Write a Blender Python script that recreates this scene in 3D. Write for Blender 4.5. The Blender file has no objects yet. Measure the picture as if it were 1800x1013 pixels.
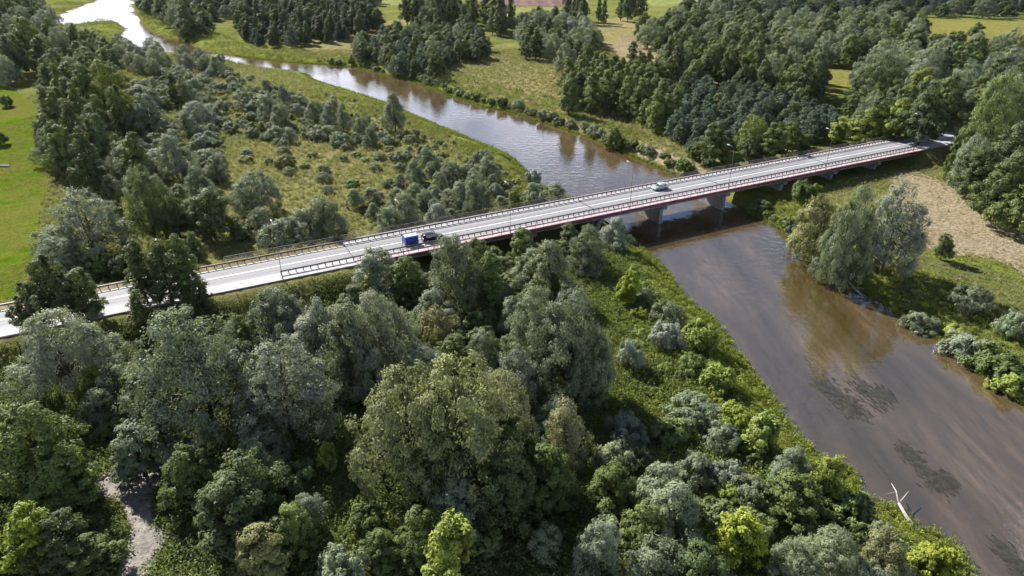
import bpy, bmesh, math, random
import numpy as np
from mathutils import Vector, Matrix, noise as mnoise
random.seed(11); RNG = np.random.default_rng(11)
R = math.radians
SC = bpy.context.scene
COL = SC.collection

# ------------------------------------------------------------------ camera, sky, sun, exposure
CAM_H, PITCH, FPX = 60.0, 27.0, 1194.0
cam = bpy.data.cameras.new('camera'); cam_o = bpy.data.objects.new('camera', cam); COL.objects.link(cam_o)
cam.sensor_width = 36.0; cam.lens = 36.0*FPX/1800.0; cam.clip_start = 0.5; cam.clip_end = 12000
cam_o.location = (0, 0, CAM_H); cam_o.rotation_euler = (R(90-PITCH), 0, 0)
SC.camera = cam_o
SUN_EL, SUN_AZ = 36.0, 41.0         # azimuth to the left of straight ahead
world = bpy.data.worlds.new('World'); SC.world = world; world.use_nodes = True
def build_world():
    nt = world.node_tree; N = nt.nodes; L = nt.links; N.clear()
    out = N.new('ShaderNodeOutputWorld'); bg = N.new('ShaderNodeBackground'); bg.inputs[1].default_value = 0.05
    sky = N.new('ShaderNodeTexSky'); sky.sky_type = 'NISHITA'; sky.sun_disc = False
    sky.sun_elevation = R(SUN_EL); sky.sun_rotation = R(-SUN_AZ)
    sky.air_density = 0.75; sky.dust_density = 0.3; sky.ozone_density = 2.0
    # broken cloud, laid on a flat layer above the whole country
    tc = N.new('ShaderNodeTexCoord'); sep = N.new('ShaderNodeSeparateXYZ'); L.new(tc.outputs['Generated'], sep.inputs[0])
    zz = N.new('ShaderNodeMath'); zz.operation = 'MAXIMUM'; zz.inputs[1].default_value = 0.0; L.new(sep.outputs[2], zz.inputs[0])
    za = N.new('ShaderNodeMath'); za.operation = 'ADD'; za.inputs[1].default_value = 0.18; L.new(zz.outputs[0], za.inputs[0])
    dx = N.new('ShaderNodeMath'); dx.operation = 'DIVIDE'; L.new(sep.outputs[0], dx.inputs[0]); L.new(za.outputs[0], dx.inputs[1])
    dy = N.new('ShaderNodeMath'); dy.operation = 'DIVIDE'; L.new(sep.outputs[1], dy.inputs[0]); L.new(za.outputs[0], dy.inputs[1])
    cb = N.new('ShaderNodeCombineXYZ'); L.new(dx.outputs[0], cb.inputs[0]); L.new(dy.outputs[0], cb.inputs[1])
    nz = N.new('ShaderNodeTexNoise'); nz.inputs['Scale'].default_value = 1.15; nz.inputs['Detail'].default_value = 7; nz.inputs['Roughness'].default_value = 0.55
    L.new(cb.outputs[0], nz.inputs['Vector'])
    rp = N.new('ShaderNodeValToRGB'); rp.color_ramp.elements[0].position = 0.57; rp.color_ramp.elements[1].position = 0.75
    iv = N.new('ShaderNodeMath'); iv.operation = 'SUBTRACT'; iv.inputs[0].default_value = 1.0; L.new(zz.outputs[0], iv.inputs[1])       # cloud closes up towards the horizon, all round
    pw = N.new('ShaderNodeMath'); pw.operation = 'POWER'; pw.inputs[1].default_value = 5.0; L.new(iv.outputs[0], pw.inputs[0])
    sm = N.new('ShaderNodeMath'); sm.operation = 'MULTIPLY_ADD'; sm.inputs[1].default_value = 0.60; L.new(pw.outputs[0], sm.inputs[0]); L.new(nz.outputs['Fac'], sm.inputs[2])
    L.new(sm.outputs[0], rp.inputs[0])
    mx = N.new('ShaderNodeMix'); mx.data_type = 'RGBA'; L.new(rp.outputs[0], mx.inputs[0])
    mx.inputs[7].default_value = (15.5, 15.8, 18.6, 1)
    L.new(sky.outputs[0], mx.inputs[6]); L.new(mx.outputs[2], bg.inputs[0]); L.new(bg.outputs[0], out.inputs[0])
build_world()
sun = bpy.data.lights.new('sun', 'SUN'); sun.energy = 5.0; sun.angle = R(0.53); sun.color = (1.0, 0.965, 0.90)
sun_o = bpy.data.objects.new('sun', sun); COL.objects.link(sun_o)
_az = R(SUN_AZ); SUN_DIR = Vector((-math.sin(_az)*math.cos(R(SUN_EL)), math.cos(_az)*math.cos(R(SUN_EL)), math.sin(R(SUN_EL))))
sun_o.rotation_euler = SUN_DIR.to_track_quat('Z', 'Y').to_euler(); sun_o.location = (0, 0, 200)
SC.render.engine = 'CYCLES'
vs = SC.view_settings; vs.view_transform = 'Standard'; vs.look = 'None'; vs.gamma = 1; vs.use_curve_mapping = False; vs.exposure = 1.38
SC.cycles.max_bounces = 5; SC.cycles.diffuse_bounces = 1; SC.cycles.glossy_bounces = 2; SC.cycles.transmission_bounces = 3; SC.cycles.transparent_max_bounces = 4
SC.cycles.caustics_reflective = False; SC.cycles.caustics_refractive = False

# ------------------------------------------------------------------ pixel -> ground
_p = R(PITCH)
def G(px, py, z=0.0):
    x = (px-900)/FPX; y = -(py-506.5)/FPX
    d = (x, math.cos(_p)+y*math.sin(_p), -math.sin(_p)+y*math.cos(_p))
    t = (z-CAM_H)/d[2]
    return np.array((d[0]*t, d[1]*t))
def spline(P, n=6, closed=True):
    P = np.asarray(P, float); m = len(P); out = []
    for i in range(m if closed else m-1):
        p0, p1, p2, p3 = (P[(i-1) % m], P[i], P[(i+1) % m], P[(i+2) % m]) if closed else (P[max(i-1, 0)], P[i], P[i+1], P[min(i+2, m-1)])
        for k in range(n):
            t = k/n
            out.append(0.5*((2*p1)+(-p0+p2)*t+(2*p0-5*p1+4*p2-p3)*t*t+(-p0+3*p1-3*p2+p3)*t**3))
    if not closed: out.append(P[-1])
    return np.array(out)
def inside(P, X, Y):
    P = np.asarray(P); r = np.zeros(np.shape(X), bool); j = len(P)-1
    for i in range(len(P)):
        xi, yi = P[i]; xj, yj = P[j]
        c = ((yi > Y) != (yj > Y)) & (X < (xj-xi)*(Y-yi)/((yj-yi) if yj != yi else 1e-9)+xi)
        r ^= c; j = i
    return r
def polydist(P, X, Y, closed=True):
    P = np.asarray(P); d = np.full(np.shape(X), 1e18)
    for i in range(len(P) if closed else len(P)-1):
        ax, ay = P[i]; bx, by = P[(i+1) % len(P)]
        vx, vy = bx-ax, by-ay; l2 = vx*vx+vy*vy+1e-12
        t = np.clip(((X-ax)*vx+(Y-ay)*vy)/l2, 0, 1)
        d = np.minimum(d, (X-ax-t*vx)**2+(Y-ay-t*vy)**2)
    return np.sqrt(d)

# river outline, traced at the water's edge
LB = [(1707,1009),(1670,958),(1616,928),(1586,905),(1536,888),(1502,861),(1488,828),(1428,797),(1388,757),(1358,707),(1333,676),(1311,642),(1291,619),(1270,588),(1244,558),(1200,521),(1170,481),(1150,457),(1120,434),(1088,405),(1040,372),(992,345),(960,332),(936,315),(899,279),(868,262),(832,248),(795,232),(754,215),(714,198),(674,181),(634,168),(600,157),(550,141),(537,131),(490,124),(436,117),(376,104),(336,97),(268,91),(215,81),(207,67),(219,52),(201,39),(165,39),(140,45),(94,46),(50,40)]
RB = [(50,29),(94,27),(134,12),(180,-2),(196,-9),(234,-9),(236,14),(247,36),(268,56),(292,66),(325,72),(356,90),(419,99),(503,109),(600,116),(667,129),(734,148),(801,171),(852,188),(902,198),(952,215),(993,228),(1053,248),(1097,268),(1154,292),(1190,309),(1235,330),(1285,357),(1327,377),(1368,400),(1401,427),(1431,464),(1480,500),(1552,528),(1586,555),(1623,575),(1653,598),(1703,618),(1737,642),(1770,675),(1810,715)]
RIV = [np.array(a, float) for a in ((58,-60),(56,0),(52,30))]+[G(*q) for q in LB]+[G(*q) for q in RB]+[np.array(a, float) for a in ((84,60),(90,20),(96,-60))]
RIVER = spline(RIV, 3)
# the road is one straight line
RM = np.array((27.56, 152.76)); RU = np.array((0.8836, 0.4682)); RN = np.array((-0.4682, 0.8836)); RZ = 6.0
BS0, BS1 = -67.3, 100.4
def rp(s, n): return RM+RU*s+RN*n

def fbm(X, Y, seed=0):
    r = np.random.default_rng(seed); out = np.zeros(np.shape(X))
    for sc, a in ((55, 1), (23, .6), (11, .35), (5, .2)):
        for k in range(3):
            th = r.uniform(0, 6.28); ph = r.uniform(0, 6.28, 2); sc2 = sc*r.uniform(.8, 1.25)
            out += a/3*np.sin((X*math.cos(th)+Y*math.sin(th))/sc2*2+ph[0]+1.3*np.sin((Y*math.cos(th)-X*math.sin(th))/sc2*1.3+ph[1]))
    return out
def river_sd(X, Y):
    d = polydist(RIVER, X, Y); return np.where(inside(RIVER, X, Y), -d, d)
def height(X, Y, sd=None):
    X = np.asarray(X, float); Y = np.asarray(Y, float)
    if sd is None: sd = river_sd(X, Y)
    t = np.clip((sd+1.5)/6.5, 0, 1); t = t*t*(3-2*t)
    z = -1.1+3.0*t + 0.35*fbm(X, Y, 3)*np.clip(sd/12, 0, 1)
    z += np.clip((sd-20)/60, 0, 1)*0.8
    s = (X-RM[0])*RU[0]+(Y-RM[1])*RU[1]; n = (X-RM[0])*RN[0]+(Y-RM[1])*RN[1]
    gap = np.maximum(0, np.minimum(s-(BS0-1.0), (BS1+1.0)-s))     # distance into the bridge opening
    far = np.maximum(np.abs(n)-7.2, 0)
    emb = RZ-0.22-np.maximum(far, 0)/1.75-gap/1.3
    return np.maximum(z, emb)
def hz(x, y): return float(height(np.array([x]), np.array([y]))[0])

# ------------------------------------------------------------------ helpers
def tag(o, label=None, cat=None, group=None, kind=None):
    if label: o['label'] = label
    if cat: o['category'] = cat
    if group: o['group'] = group
    if kind: o['kind'] = kind
    return o
def empty(name, loc, rz=0.0):
    o = bpy.data.objects.new(name, None); o.empty_display_size = 0.3; o.location = loc; o.rotation_euler = (0, 0, rz); COL.objects.link(o); return o
def link(name, me, parent=None):
    o = bpy.data.objects.new(name, me); COL.objects.link(o)
    if parent: o.parent = parent
    return o
class MB:
    def __init__(s): s.v = []; s.f = []
    def box(s, c, d, taper=1.0, rz=0.0):
        x, y, z = c; a, b, h = d[0]/2, d[1]/2, d[2]/2; i = len(s.v); cr, sr = math.cos(rz), math.sin(rz)
        for dz, k in ((-h, 1.0), (h, taper)):
            for sx, sy in ((-1, -1), (1, -1), (1, 1), (-1, 1)):
                px, py = sx*a*k, sy*b*k
                s.v.append((x+px*cr-py*sr, y+px*sr+py*cr, z+dz))
        s.f += [tuple(i+k for k in q) for q in ((3, 2, 1, 0), (4, 5, 6, 7), (0, 1, 5, 4), (1, 2, 6, 5), (2, 3, 7, 6), (3, 0, 4, 7))]; return s
    def tube(s, pts, rad, n=6, cap=True):
        pts = [Vector(p) for p in pts]; base = len(s.v)
        for k, p in enumerate(pts):
            t = (pts[min(k+1, len(pts)-1)]-pts[max(k-1, 0)]).normalized()
            a = t.cross(Vector((0, 0, 1)) if abs(t.z) < .9 else Vector((1, 0, 0))).normalized(); b = t.cross(a)
            for j in range(n):
                q = p+(a*math.cos(6.2832*j/n)+b*math.sin(6.2832*j/n))*rad[k]; s.v.append(tuple(q))
        for k in range(len(pts)-1):
            for j in range(n):
                s.f.append((base+k*n+j, base+k*n+(j+1) % n, base+(k+1)*n+(j+1) % n, base+(k+1)*n+j))
        if cap:
            s.f.append(tuple(base+j for j in range(n))[::-1]); e = base+(len(pts)-1)*n; s.f.append(tuple(e+j for j in range(n)))
        return s
    def prism(s, prof, w0, w1=None, axis='y'):      # side outline in x,z carried across y
        w1 = w0 if w1 is None else w1; i = len(s.v); n = len(prof)
        for sg in (-1, 1):
            for (x, z, *k) in prof: s.v.append((x, sg*(k[0] if k else w0)/2, z))
        for j in range(n): s.f.append((i+j, i+(j+1) % n, i+n+(j+1) % n, i+n+j))
        s.f.append(tuple(range(i, i+n))[::-1]); s.f.append(tuple(range(i+n, i+2*n))); return s
    def mesh(s, name, mat, smooth=False, bevel=0.0):
        me = bpy.data.meshes.new(name); me.from_pydata(s.v, [], s.f)
        bm = bmesh.new(); bm.from_mesh(me); bmesh.ops.recalc_face_normals(bm, faces=bm.faces)
        if bevel: bmesh.ops.bevel(bm, geom=list(bm.edges), offset=bevel, segments=2, affect='EDGES', profile=.6, clamp_overlap=True)
        bm.to_mesh(me); bm.free()
        if smooth: me.polygons.foreach_set('use_smooth', [True]*len(me.polygons))
        me.materials.append(mat); return me
    def build(s, name, mat, parent=None, smooth=False, bevel=0.0): return link(name, s.mesh(name, mat, smooth, bevel), parent)

MATS = {}
def nodes(name):
    m = bpy.data.materials.new(name); m.use_nodes = True; nt = m.node_tree; b = nt.nodes['Principled BSDF']; MATS[name] = m; return m, nt.nodes, nt.links, b
def mixc(N, L, fac, a, b):
    m = N.new('ShaderNodeMix'); m.data_type = 'RGBA'
    for sock, v in ((0, fac), (6, a), (7, b)):
        if isinstance(v, (int, float)): m.inputs[sock].default_value = v
        elif isinstance(v, tuple): m.inputs[sock].default_value = (*v, 1)
        else: L.new(v, m.inputs[sock])
    return m.outputs[2]
def noise(N, L, scale, detail=4, rough=.55, vec=None, lo=.35, hi=.65, stretch=None, rot=0.0):
    if vec is None:
        tc = N.new('ShaderNodeTexCoord'); vec = tc.outputs['Object']
    if stretch:
        mp = N.new('ShaderNodeMapping'); mp.inputs['Scale'].default_value = stretch; mp.inputs['Rotation'].default_value = (0, 0, rot); L.new(vec, mp.inputs[0]); vec = mp.outputs[0]
    n = N.new('ShaderNodeTexNoise'); n.inputs['Scale'].default_value = scale; n.inputs['Detail'].default_value = detail; n.inputs['Roughness'].default_value = rough
    L.new(vec, n.inputs['Vector'])
    r = N.new('ShaderNodeMapRange'); r.inputs[1].default_value = lo; r.inputs[2].default_value = hi; L.new(n.outputs['Fac'], r.inputs[0]); return r.outputs[0]
def bump(N, L, b, h, strength=.5, dist=.1):
    n = N.new('ShaderNodeBump'); n.inputs['Strength'].default_value = strength; n.inputs['Distance'].default_value = dist
    L.new(h, n.inputs['Height']); L.new(n.outputs[0], b.inputs['Normal'])
def simple(name, col, rough=.6, metal=0.0, var=.25, scale=3.0, spec=.4):
    m, N, L, b = nodes(name)
    f = noise(N, L, scale, 5)
    c = mixc(N, L, f, tuple(x*(1-var) for x in col), tuple(min(1, x*(1+var)) for x in col)); L.new(c, b.inputs['Base Color'])
    b.inputs['Roughness'].default_value = rough; b.inputs['Metallic'].default_value = metal; b.inputs['Specular IOR Level'].default_value = spec
    return m
def leaf_mat(name, dark, light, odd, trans=.28, rough=.5, spec=.35, randv=.35):
    m, N, L, b = nodes(name)
    at = N.new('ShaderNodeAttribute'); at.attribute_name = 'tint'
    oi = N.new('ShaderNodeObjectInfo')
    if dark is None:        # the plant's own colour, set on each plant
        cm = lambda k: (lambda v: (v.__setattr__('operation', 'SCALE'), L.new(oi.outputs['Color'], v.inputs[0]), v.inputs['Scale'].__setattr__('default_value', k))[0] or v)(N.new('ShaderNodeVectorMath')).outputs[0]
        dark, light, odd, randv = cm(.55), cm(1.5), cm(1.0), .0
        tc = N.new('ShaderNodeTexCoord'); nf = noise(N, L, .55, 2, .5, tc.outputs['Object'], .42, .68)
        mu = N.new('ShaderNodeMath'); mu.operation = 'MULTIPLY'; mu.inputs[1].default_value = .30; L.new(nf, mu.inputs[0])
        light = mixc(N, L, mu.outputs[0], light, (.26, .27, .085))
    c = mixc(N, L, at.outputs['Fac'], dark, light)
    r1 = N.new('ShaderNodeMapRange'); r1.inputs[1].default_value = .45; r1.inputs[2].default_value = 1.0; r1.inputs[3].default_value = 0; r1.inputs[4].default_value = .6; L.new(oi.outputs['Random'], r1.inputs[0])
    c = mixc(N, L, r1.outputs[0], c, odd)
    wn = N.new('ShaderNodeTexWhiteNoise'); wn.noise_dimensions = '1D'; L.new(oi.outputs['Random'], wn.inputs['W'])
    r2 = N.new('ShaderNodeMapRange'); r2.inputs[3].default_value = 1-randv; r2.inputs[4].default_value = 1+randv; L.new(wn.outputs['Value'], r2.inputs[0])
    hs = N.new('ShaderNodeHueSaturation'); L.new(r2.outputs[0], hs.inputs['Value']); L.new(c, hs.inputs['Color'])
    L.new(hs.outputs[0], b.inputs['Base Color']); b.inputs['Roughness'].default_value = rough; b.inputs['Specular IOR Level'].default_value = spec
    tr = N.new('ShaderNodeBsdfTranslucent'); tcx = mixc(N, L, .35, hs.outputs[0], (.28, .34, .04)); L.new(tcx, tr.inputs[0])
    ms = N.new('ShaderNodeMixShader'); ms.inputs[0].default_value = trans; L.new(b.outputs[0], ms.inputs[1]); L.new(tr.outputs[0], ms.inputs[2])
    L.new(ms.outputs[0], N['Material Output'].inputs[0]); return m

# ------------------------------------------------------------------ materials
def mat_terrain():
    m, N, L, b = nodes('ground_cover')
    def att(n): a = N.new('ShaderNodeAttribute'); a.attribute_name = n; return a.outputs['Fac']
    n1 = noise(N, L, .045, 6, .6); n2 = noise(N, L, .35, 5, .6); n3 = noise(N, L, 2.6, 5, .7); n4 = noise(N, L, .11, 4, .55, lo=.45, hi=.6)
    green = mixc(N, L, n2, (.075, .105, .026), (.150, .175, .045))
    green = mixc(N, L, n4, green, (.17, .19, .045))
    dry = mixc(N, L, n2, (.215, .190, .085), (.36, .305, .165))
    dry = mixc(N, L, n1, dry, (.235, .235, .075))
    lush = mixc(N, L, n2, (.125, .165, .025), (.235, .265, .045))
    md = N.new('ShaderNodeMath'); md.operation = 'MULTIPLY_ADD'; L.new(n1, md.inputs[0]); md.inputs[1].default_value = .5; md.inputs[2].default_value = -.25
    ad = N.new('ShaderNodeMath'); ad.operation = 'ADD'; ad.use_clamp = True; L.new(att('dry'), ad.inputs[0]); L.new(md.outputs[0], ad.inputs[1])
    c = mixc(N, L, ad.outputs[0], green, dry); c = mixc(N, L, att('lush'), c, lush)
    c = mixc(N, L, att('mud'), c, mixc(N, L, n3, (.06, .045, .022), (.14, .105, .05)))
    c2 = N.new('ShaderNodeMix'); c2.data_type = 'RGBA'; c2.blend_type = 'MULTIPLY'; c2.inputs[0].default_value = .55
    g = mixc(N, L, n3, (.55, .55, .5), (1.2, 1.2, 1.15)); L.new(c, c2.inputs[6]); L.new(g, c2.inputs[7])
    L.new(c2.outputs[2], b.inputs['Base Color']); b.inputs['Roughness'].default_value = 1.0; b.inputs['Specular IOR Level'].default_value = .0
    bump(N, L, b, n3, .9, .35); return m
def mat_field(name, a, bcol, c3, scale=.25, rows=None, rowscale=1.2, bstr=.6):
    m, N, L, b = nodes(name)
    n1 = noise(N, L, scale, 6, .6); n2 = noise(N, L, scale*7, 5, .65); n3 = noise(N, L, scale*.25, 4, .5)
    c = mixc(N, L, n1, a, bcol); c = mixc(N, L, n3, c, c3)
    if rows is not None:
        w = noise(N, L, rowscale, 3, .5, stretch=(1, .04, 1), rot=rows, lo=.4, hi=.6)
        c = mixc(N, L, w, c, tuple(x*.88 for x in a))
    c2 = N.new('ShaderNodeMix'); c2.data_type = 'RGBA'; c2.blend_type = 'MULTIPLY'; c2.inputs[0].default_value = .8
    L.new(c, c2.inputs[6]); L.new(mixc(N, L, n2, (.5, .52, .48), (1.2, 1.2, 1.12)), c2.inputs[7])
    L.new(c2.outputs[2], b.inputs['Base Color']); b.inputs['Roughness'].default_value = 1.0; b.inputs['Specular IOR Level'].default_value = .0
    bump(N, L, b, n2, bstr, .2); return m
def mat_water():
    m, N, L, b = nodes('river_water')
    f = noise(N, L, .10, 5, .6, stretch=(1, .22, 1), rot=.15, lo=.4, hi=.62)
    f2 = noise(N, L, .9, 5, .65, stretch=(1, .16, 1), rot=.2, lo=.35, hi=.65)
    c = mixc(N, L, f, (.042, .029, .007), (.125, .084, .046)); c = mixc(N, L, f2, c, (.060, .043, .020))
    L.new(c, b.inputs['Base Color']); b.inputs['Roughness'].default_value = .045; b.inputs['IOR'].default_value = 3.0; b.inputs['Specular IOR Level'].default_value = .5
    h1 = noise(N, L, .55, 3, .5, stretch=(1, 1, 1), lo=.2, hi=.8); h2 = noise(N, L, 1.9, 3, .55, stretch=(.55, 1, 1), rot=.5, lo=.2, hi=.8)
    calm = noise(N, L, .035, 3, .5, lo=.38, hi=.62)
    ad = N.new('ShaderNodeMath'); ad.operation = 'MULTIPLY_ADD'; L.new(h2, ad.inputs[0]); ad.inputs[1].default_value = .22; L.new(h1, ad.inputs[2])
    mu = N.new('ShaderNodeMath'); mu.operation = 'MULTIPLY_ADD'; L.new(calm, mu.inputs[0]); mu.inputs[1].default_value = .7; mu.inputs[2].default_value = .35
    m2 = N.new('ShaderNodeMath'); m2.operation = 'MULTIPLY'; L.new(ad.outputs[0], m2.inputs[0]); L.new(mu.outputs[0], m2.inputs[1])
    bump(N, L, b, m2.outputs[0], .15, .38); return m
def mat_road():
    m, N, L, b = nodes('pale_asphalt')
    n1 = noise(N, L, .25, 5, .6); n2 = noise(N, L, 6, 4, .6)
    st = noise(N, L, 1.1, 3, .5, stretch=(.02, 1, 1), lo=.4, hi=.62)
    c = mixc(N, L, n1, (.170, .170, .185), (.215, .213, .228)); c = mixc(N, L, st, c, (.26, .257, .272)); c = mixc(N, L, n2, c, (.185, .185, .195))
    pt = noise(N, L, .12, 4, .7, stretch=(.35, 1, 1), lo=.56, hi=.6); c = mixc(N, L, pt, c, (.165, .165, .175))
    tr = noise(N, L, .62, 1, .3, stretch=(.004, 1, 1), lo=.45, hi=.6); c = mixc(N, L, tr, c, (.150, .148, .155))
    L.new(c, b.inputs['Base Color']); b.inputs['Roughness'].default_value = .8; bump(N, L, b, n2, .25, .02); return m
mat_terrain(); mat_water(); mat_road()
M = MATS
simple('white_paint', (.72, .72, .72), .6, var=.15, scale=1.5)
simple('concrete', (.22, .22, .23), .85, var=.3, scale=.7); simple('pale_concrete', (.33, .315, .31), .85, var=.2, scale=.9)
simple('pink_pavement', (.36, .29, .30), .85, var=.18, scale=.5); simple('maroon_paint', (.115, .042, .050), .55, var=.3, scale=.6)
simple('steel_galvanised', (.115, .115, .125), .5, .6, var=.3, scale=2); simple('steel_dark', (.06, .058, .065), .55, .3, var=.3, scale=2)
simple('lamp_steel', (.16, .165, .175), .5, .4, var=.2, scale=2); simple('lamp_head_grey', (.42, .43, .44), .4, .1)
simple('rail_grey', (.17, .15, .155), .6, .2)
simple('bark_grey', (.085, .072, .055), .95, var=.45, scale=2.5); simple('bark_pale', (.30, .285, .26), .9, var=.35, scale=3); simple('bark_dark', (.04, .033, .026), .95, var=.4, scale=3)
simple('silver_green_paint', (.42, .50, .50), .28, .55, var=.05); simple('black_blue_paint', (.016, .024, .034), .22, .2, var=.1, spec=.6)
simple('car_glass', (.012, .018, .022), .06, 0, var=.1, spec=.8); simple('tyre_rubber', (.018, .018, .019), .85); simple('rim_alloy', (.42, .43, .45), .35, .8)
simple('lamp_glass', (.75, .77, .78), .15); simple('tail_red', (.35, .012, .012), .25); simple('black_plastic', (.02, .02, .022), .6)
simple('tarp_blue', (.018, .055, .36), .45, var=.25, scale=1.5, spec=.5); simple('tarp_blue_lit', (.36, .42, .66), .4, var=.15, scale=1.2, spec=.5)  # second tone is the same blue tarpaulin with sunlight painted in
mat_field('mown_grass', (.058, .108, .006), (.118, .160, .014), (.125, .125, .030), .35, rows=None, rowscale=.5)
mat_field('stubble', (.235, .180, .125), (.30, .235, .170), (.25, .21, .14), .2, rows=None, bstr=.9)
mat_field('pasture', (.075, .098, .026), (.13, .135, .045), (.105, .115, .04), .3)
mat_field('tan_meadow', (.195, .165, .075), (.27, .205, .12), (.18, .165, .07), .07)
mat_field('bare_soil', (.24, .18, .125), (.31, .24, .175), (.20, .165, .10), .12)
mat_field('ploughed', (.165, .105, .10), (.215, .145, .135), (.19, .13, .12), .03, rows=R(20), rowscale=.12)
mat_field('far_green', (.16, .19, .06), (.21, .22, .09), (.18, .19, .07), .02)
mat_field('far_yellow', (.15, .14, .04), (.195, .17, .055), (.14, .14, .04), .05)
mat_field('worn_track', (.21, .185, .170), (.28, .25, .235), (.24, .215, .20), .16)
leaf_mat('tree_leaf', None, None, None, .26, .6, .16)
LEAF = {'willow_leaf': (0.195, 0.225, 0.152), 'silver_leaf': (0.238, 0.262, 0.208), 'olive_leaf': (0.255, 0.242, 0.118), 'green_leaf': (0.118, 0.158, 0.044), 'dark_leaf': (0.076, 0.104, 0.042), 'lime_leaf': (0.225, 0.262, 0.03), 'pine_needle': (0.085, 0.125, 0.105), 'shrub_leaf': (0.215, 0.242, 0.162), 'bramble_leaf_tree': (0.14, 0.178, 0.06), 'herb_leaf_tree': (0.22, 0.255, 0.05)}
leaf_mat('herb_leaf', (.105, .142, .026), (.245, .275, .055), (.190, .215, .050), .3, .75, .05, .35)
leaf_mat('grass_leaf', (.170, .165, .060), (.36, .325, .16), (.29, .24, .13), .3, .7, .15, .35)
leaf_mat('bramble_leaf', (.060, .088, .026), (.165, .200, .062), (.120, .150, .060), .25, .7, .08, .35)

# ------------------------------------------------------------------ ground, river, fields
def axis(lo, a, b, hi, step, grow):
    c = list(np.arange(a, b+step/2, step)); s = step; x = c[-1]
    while x < hi: s *= grow; x += s; c.append(x)
    s = step; x = a; pre = []
    while x > lo: s *= grow; x -= s; pre.append(x)
    return np.array(pre[::-1]+c)
def build_ground():
    xs = axis(-3500, -150, 170, 3500, 1.3, 1.045); ys = axis(-300, 25, 270, 6000, 1.3, 1.035)
    X, Y = np.meshgrid(xs, ys); sd = river_sd(X, Y); Z = height(X, Y, sd)
    nx, ny = len(xs), len(ys)
    V = np.stack([X, Y, Z], -1).reshape(-1, 3)
    i = np.arange(nx*ny).reshape(ny, nx)
    F = np.stack([i[:-1, :-1], i[:-1, 1:], i[1:, 1:], i[1:, :-1]], -1).reshape(-1, 4)
    me = quads_mesh('ground', V, F, M['ground_cover'], smooth=True)
    f = fbm(X, Y, 9)
    # meadow between the road and the upper river is dry, the banks are lush
    mead = spline([G(*q, 2) for q in ((330,125),(430,122),(560,148),(700,205),(900,300),(980,350),(820,400),(600,460),(400,470),(340,440),(400,300),(430,240))], 4)
    dry = np.where(inside(mead, X, Y), .78, .22)+.22*f
    east = inside(spline([G(*q, 2) for q in ((640,120),(800,150),(1000,215),(1260,320),(1430,310),(1300,180),(1100,60),(800,90))], 4), X, Y)
    dry = np.where(east, .75+.2*f, dry)
    s = (X-RM[0])*RU[0]+(Y-RM[1])*RU[1]; n = (X-RM[0])*RN[0]+(Y-RM[1])*RN[1]
    dry = np.where((np.abs(n) < 15) & ((s < BS0) | (s > BS1)), .72+.25*f, dry)
    lush = np.clip(1-np.abs(sd-4)/ (11+5*f), 0, 1)*np.where(sd > 0, 1, 0)*np.clip(.65+.5*f, 0, 1)
    nearb = (X > 5) & (Y < 130) & (sd > 0) & (sd < 34)
    lush = np.where(nearb, np.clip(.62+.55*f, 0, 1), lush)
    mud = np.clip(1-sd/.9, 0, 1)
    for nme, a in (('dry', np.clip(dry, 0, 1)), ('lush', lush), ('mud', mud)):
        me.attributes.new(nme, 'FLOAT', 'POINT').data.foreach_set('value', a.ravel().astype(np.float32))
    tag(link('ground', me), 'uneven floodplain ground with grass and herbs on both river banks', 'ground', kind='structure')
def quads_mesh(name, V, F, mat, smooth=False):
    me = bpy.data.meshes.new(name); V = np.ascontiguousarray(V, np.float32); F = np.ascontiguousarray(F, np.int32)
    me.vertices.add(len(V)); me.vertices.foreach_set('co', V.ravel())
    me.loops.add(F.size); me.loops.foreach_set('vertex_index', F.ravel())
    k = F.shape[1]; me.polygons.add(len(F)); me.polygons.foreach_set('loop_start', np.arange(0, F.size, k, dtype=np.int32))
    me.update(calc_edges=True)
    me.polygons.foreach_set('use_smooth', np.full(len(F), smooth)); me.materials.append(mat); return me
build_ground()
def patch(name, poly, mat, lift, step=3.0, label=None, wob=0.0, smoothn=5):
    P = spline(poly, smoothn)
    if wob:
        q = P.copy(); q[:, 0] += wob*fbm(P[:, 0]*6, P[:, 1]*6, 21); q[:, 1] += wob*fbm(P[:, 0]*6, P[:, 1]*6, 22); P = q
    bm = bmesh.new(); vs_ = [bm.verts.new((x, y, 0)) for x, y in P]; bm.faces.new(vs_); bmesh.ops.triangulate(bm, faces=bm.faces[:])
    for ax in (0, 1):
        lo, hi = P[:, ax].min(), P[:, ax].max(); st = max(step, (hi-lo)/90)
        for c in np.arange(lo+st/2, hi, st):
            no = [0, 0, 0]; no[ax] = 1; co = [0, 0, 0]; co[ax] = c
            bmesh.ops.bisect_plane(bm, geom=bm.verts[:]+bm.edges[:]+bm.faces[:], plane_co=co, plane_no=no)
    A = np.array([v.co[:2] for v in bm.verts]); z = height(A[:, 0], A[:, 1])
    for v, h in zip(bm.verts, z): v.co.z = h+lift
    bmesh.ops.recalc_face_normals(bm, faces=bm.faces)
    if bm.faces and sum(f.normal.z for f in bm.faces) < 0: bmesh.ops.reverse_faces(bm, faces=bm.faces)
    me = bpy.data.meshes.new(name); bm.to_mesh(me); bm.free(); me.materials.append(mat)
    me.polygons.foreach_set('use_smooth', [True]*len(me.polygons))
    o = link(name, me); tag(o, label, None, kind='structure'); return o
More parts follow.
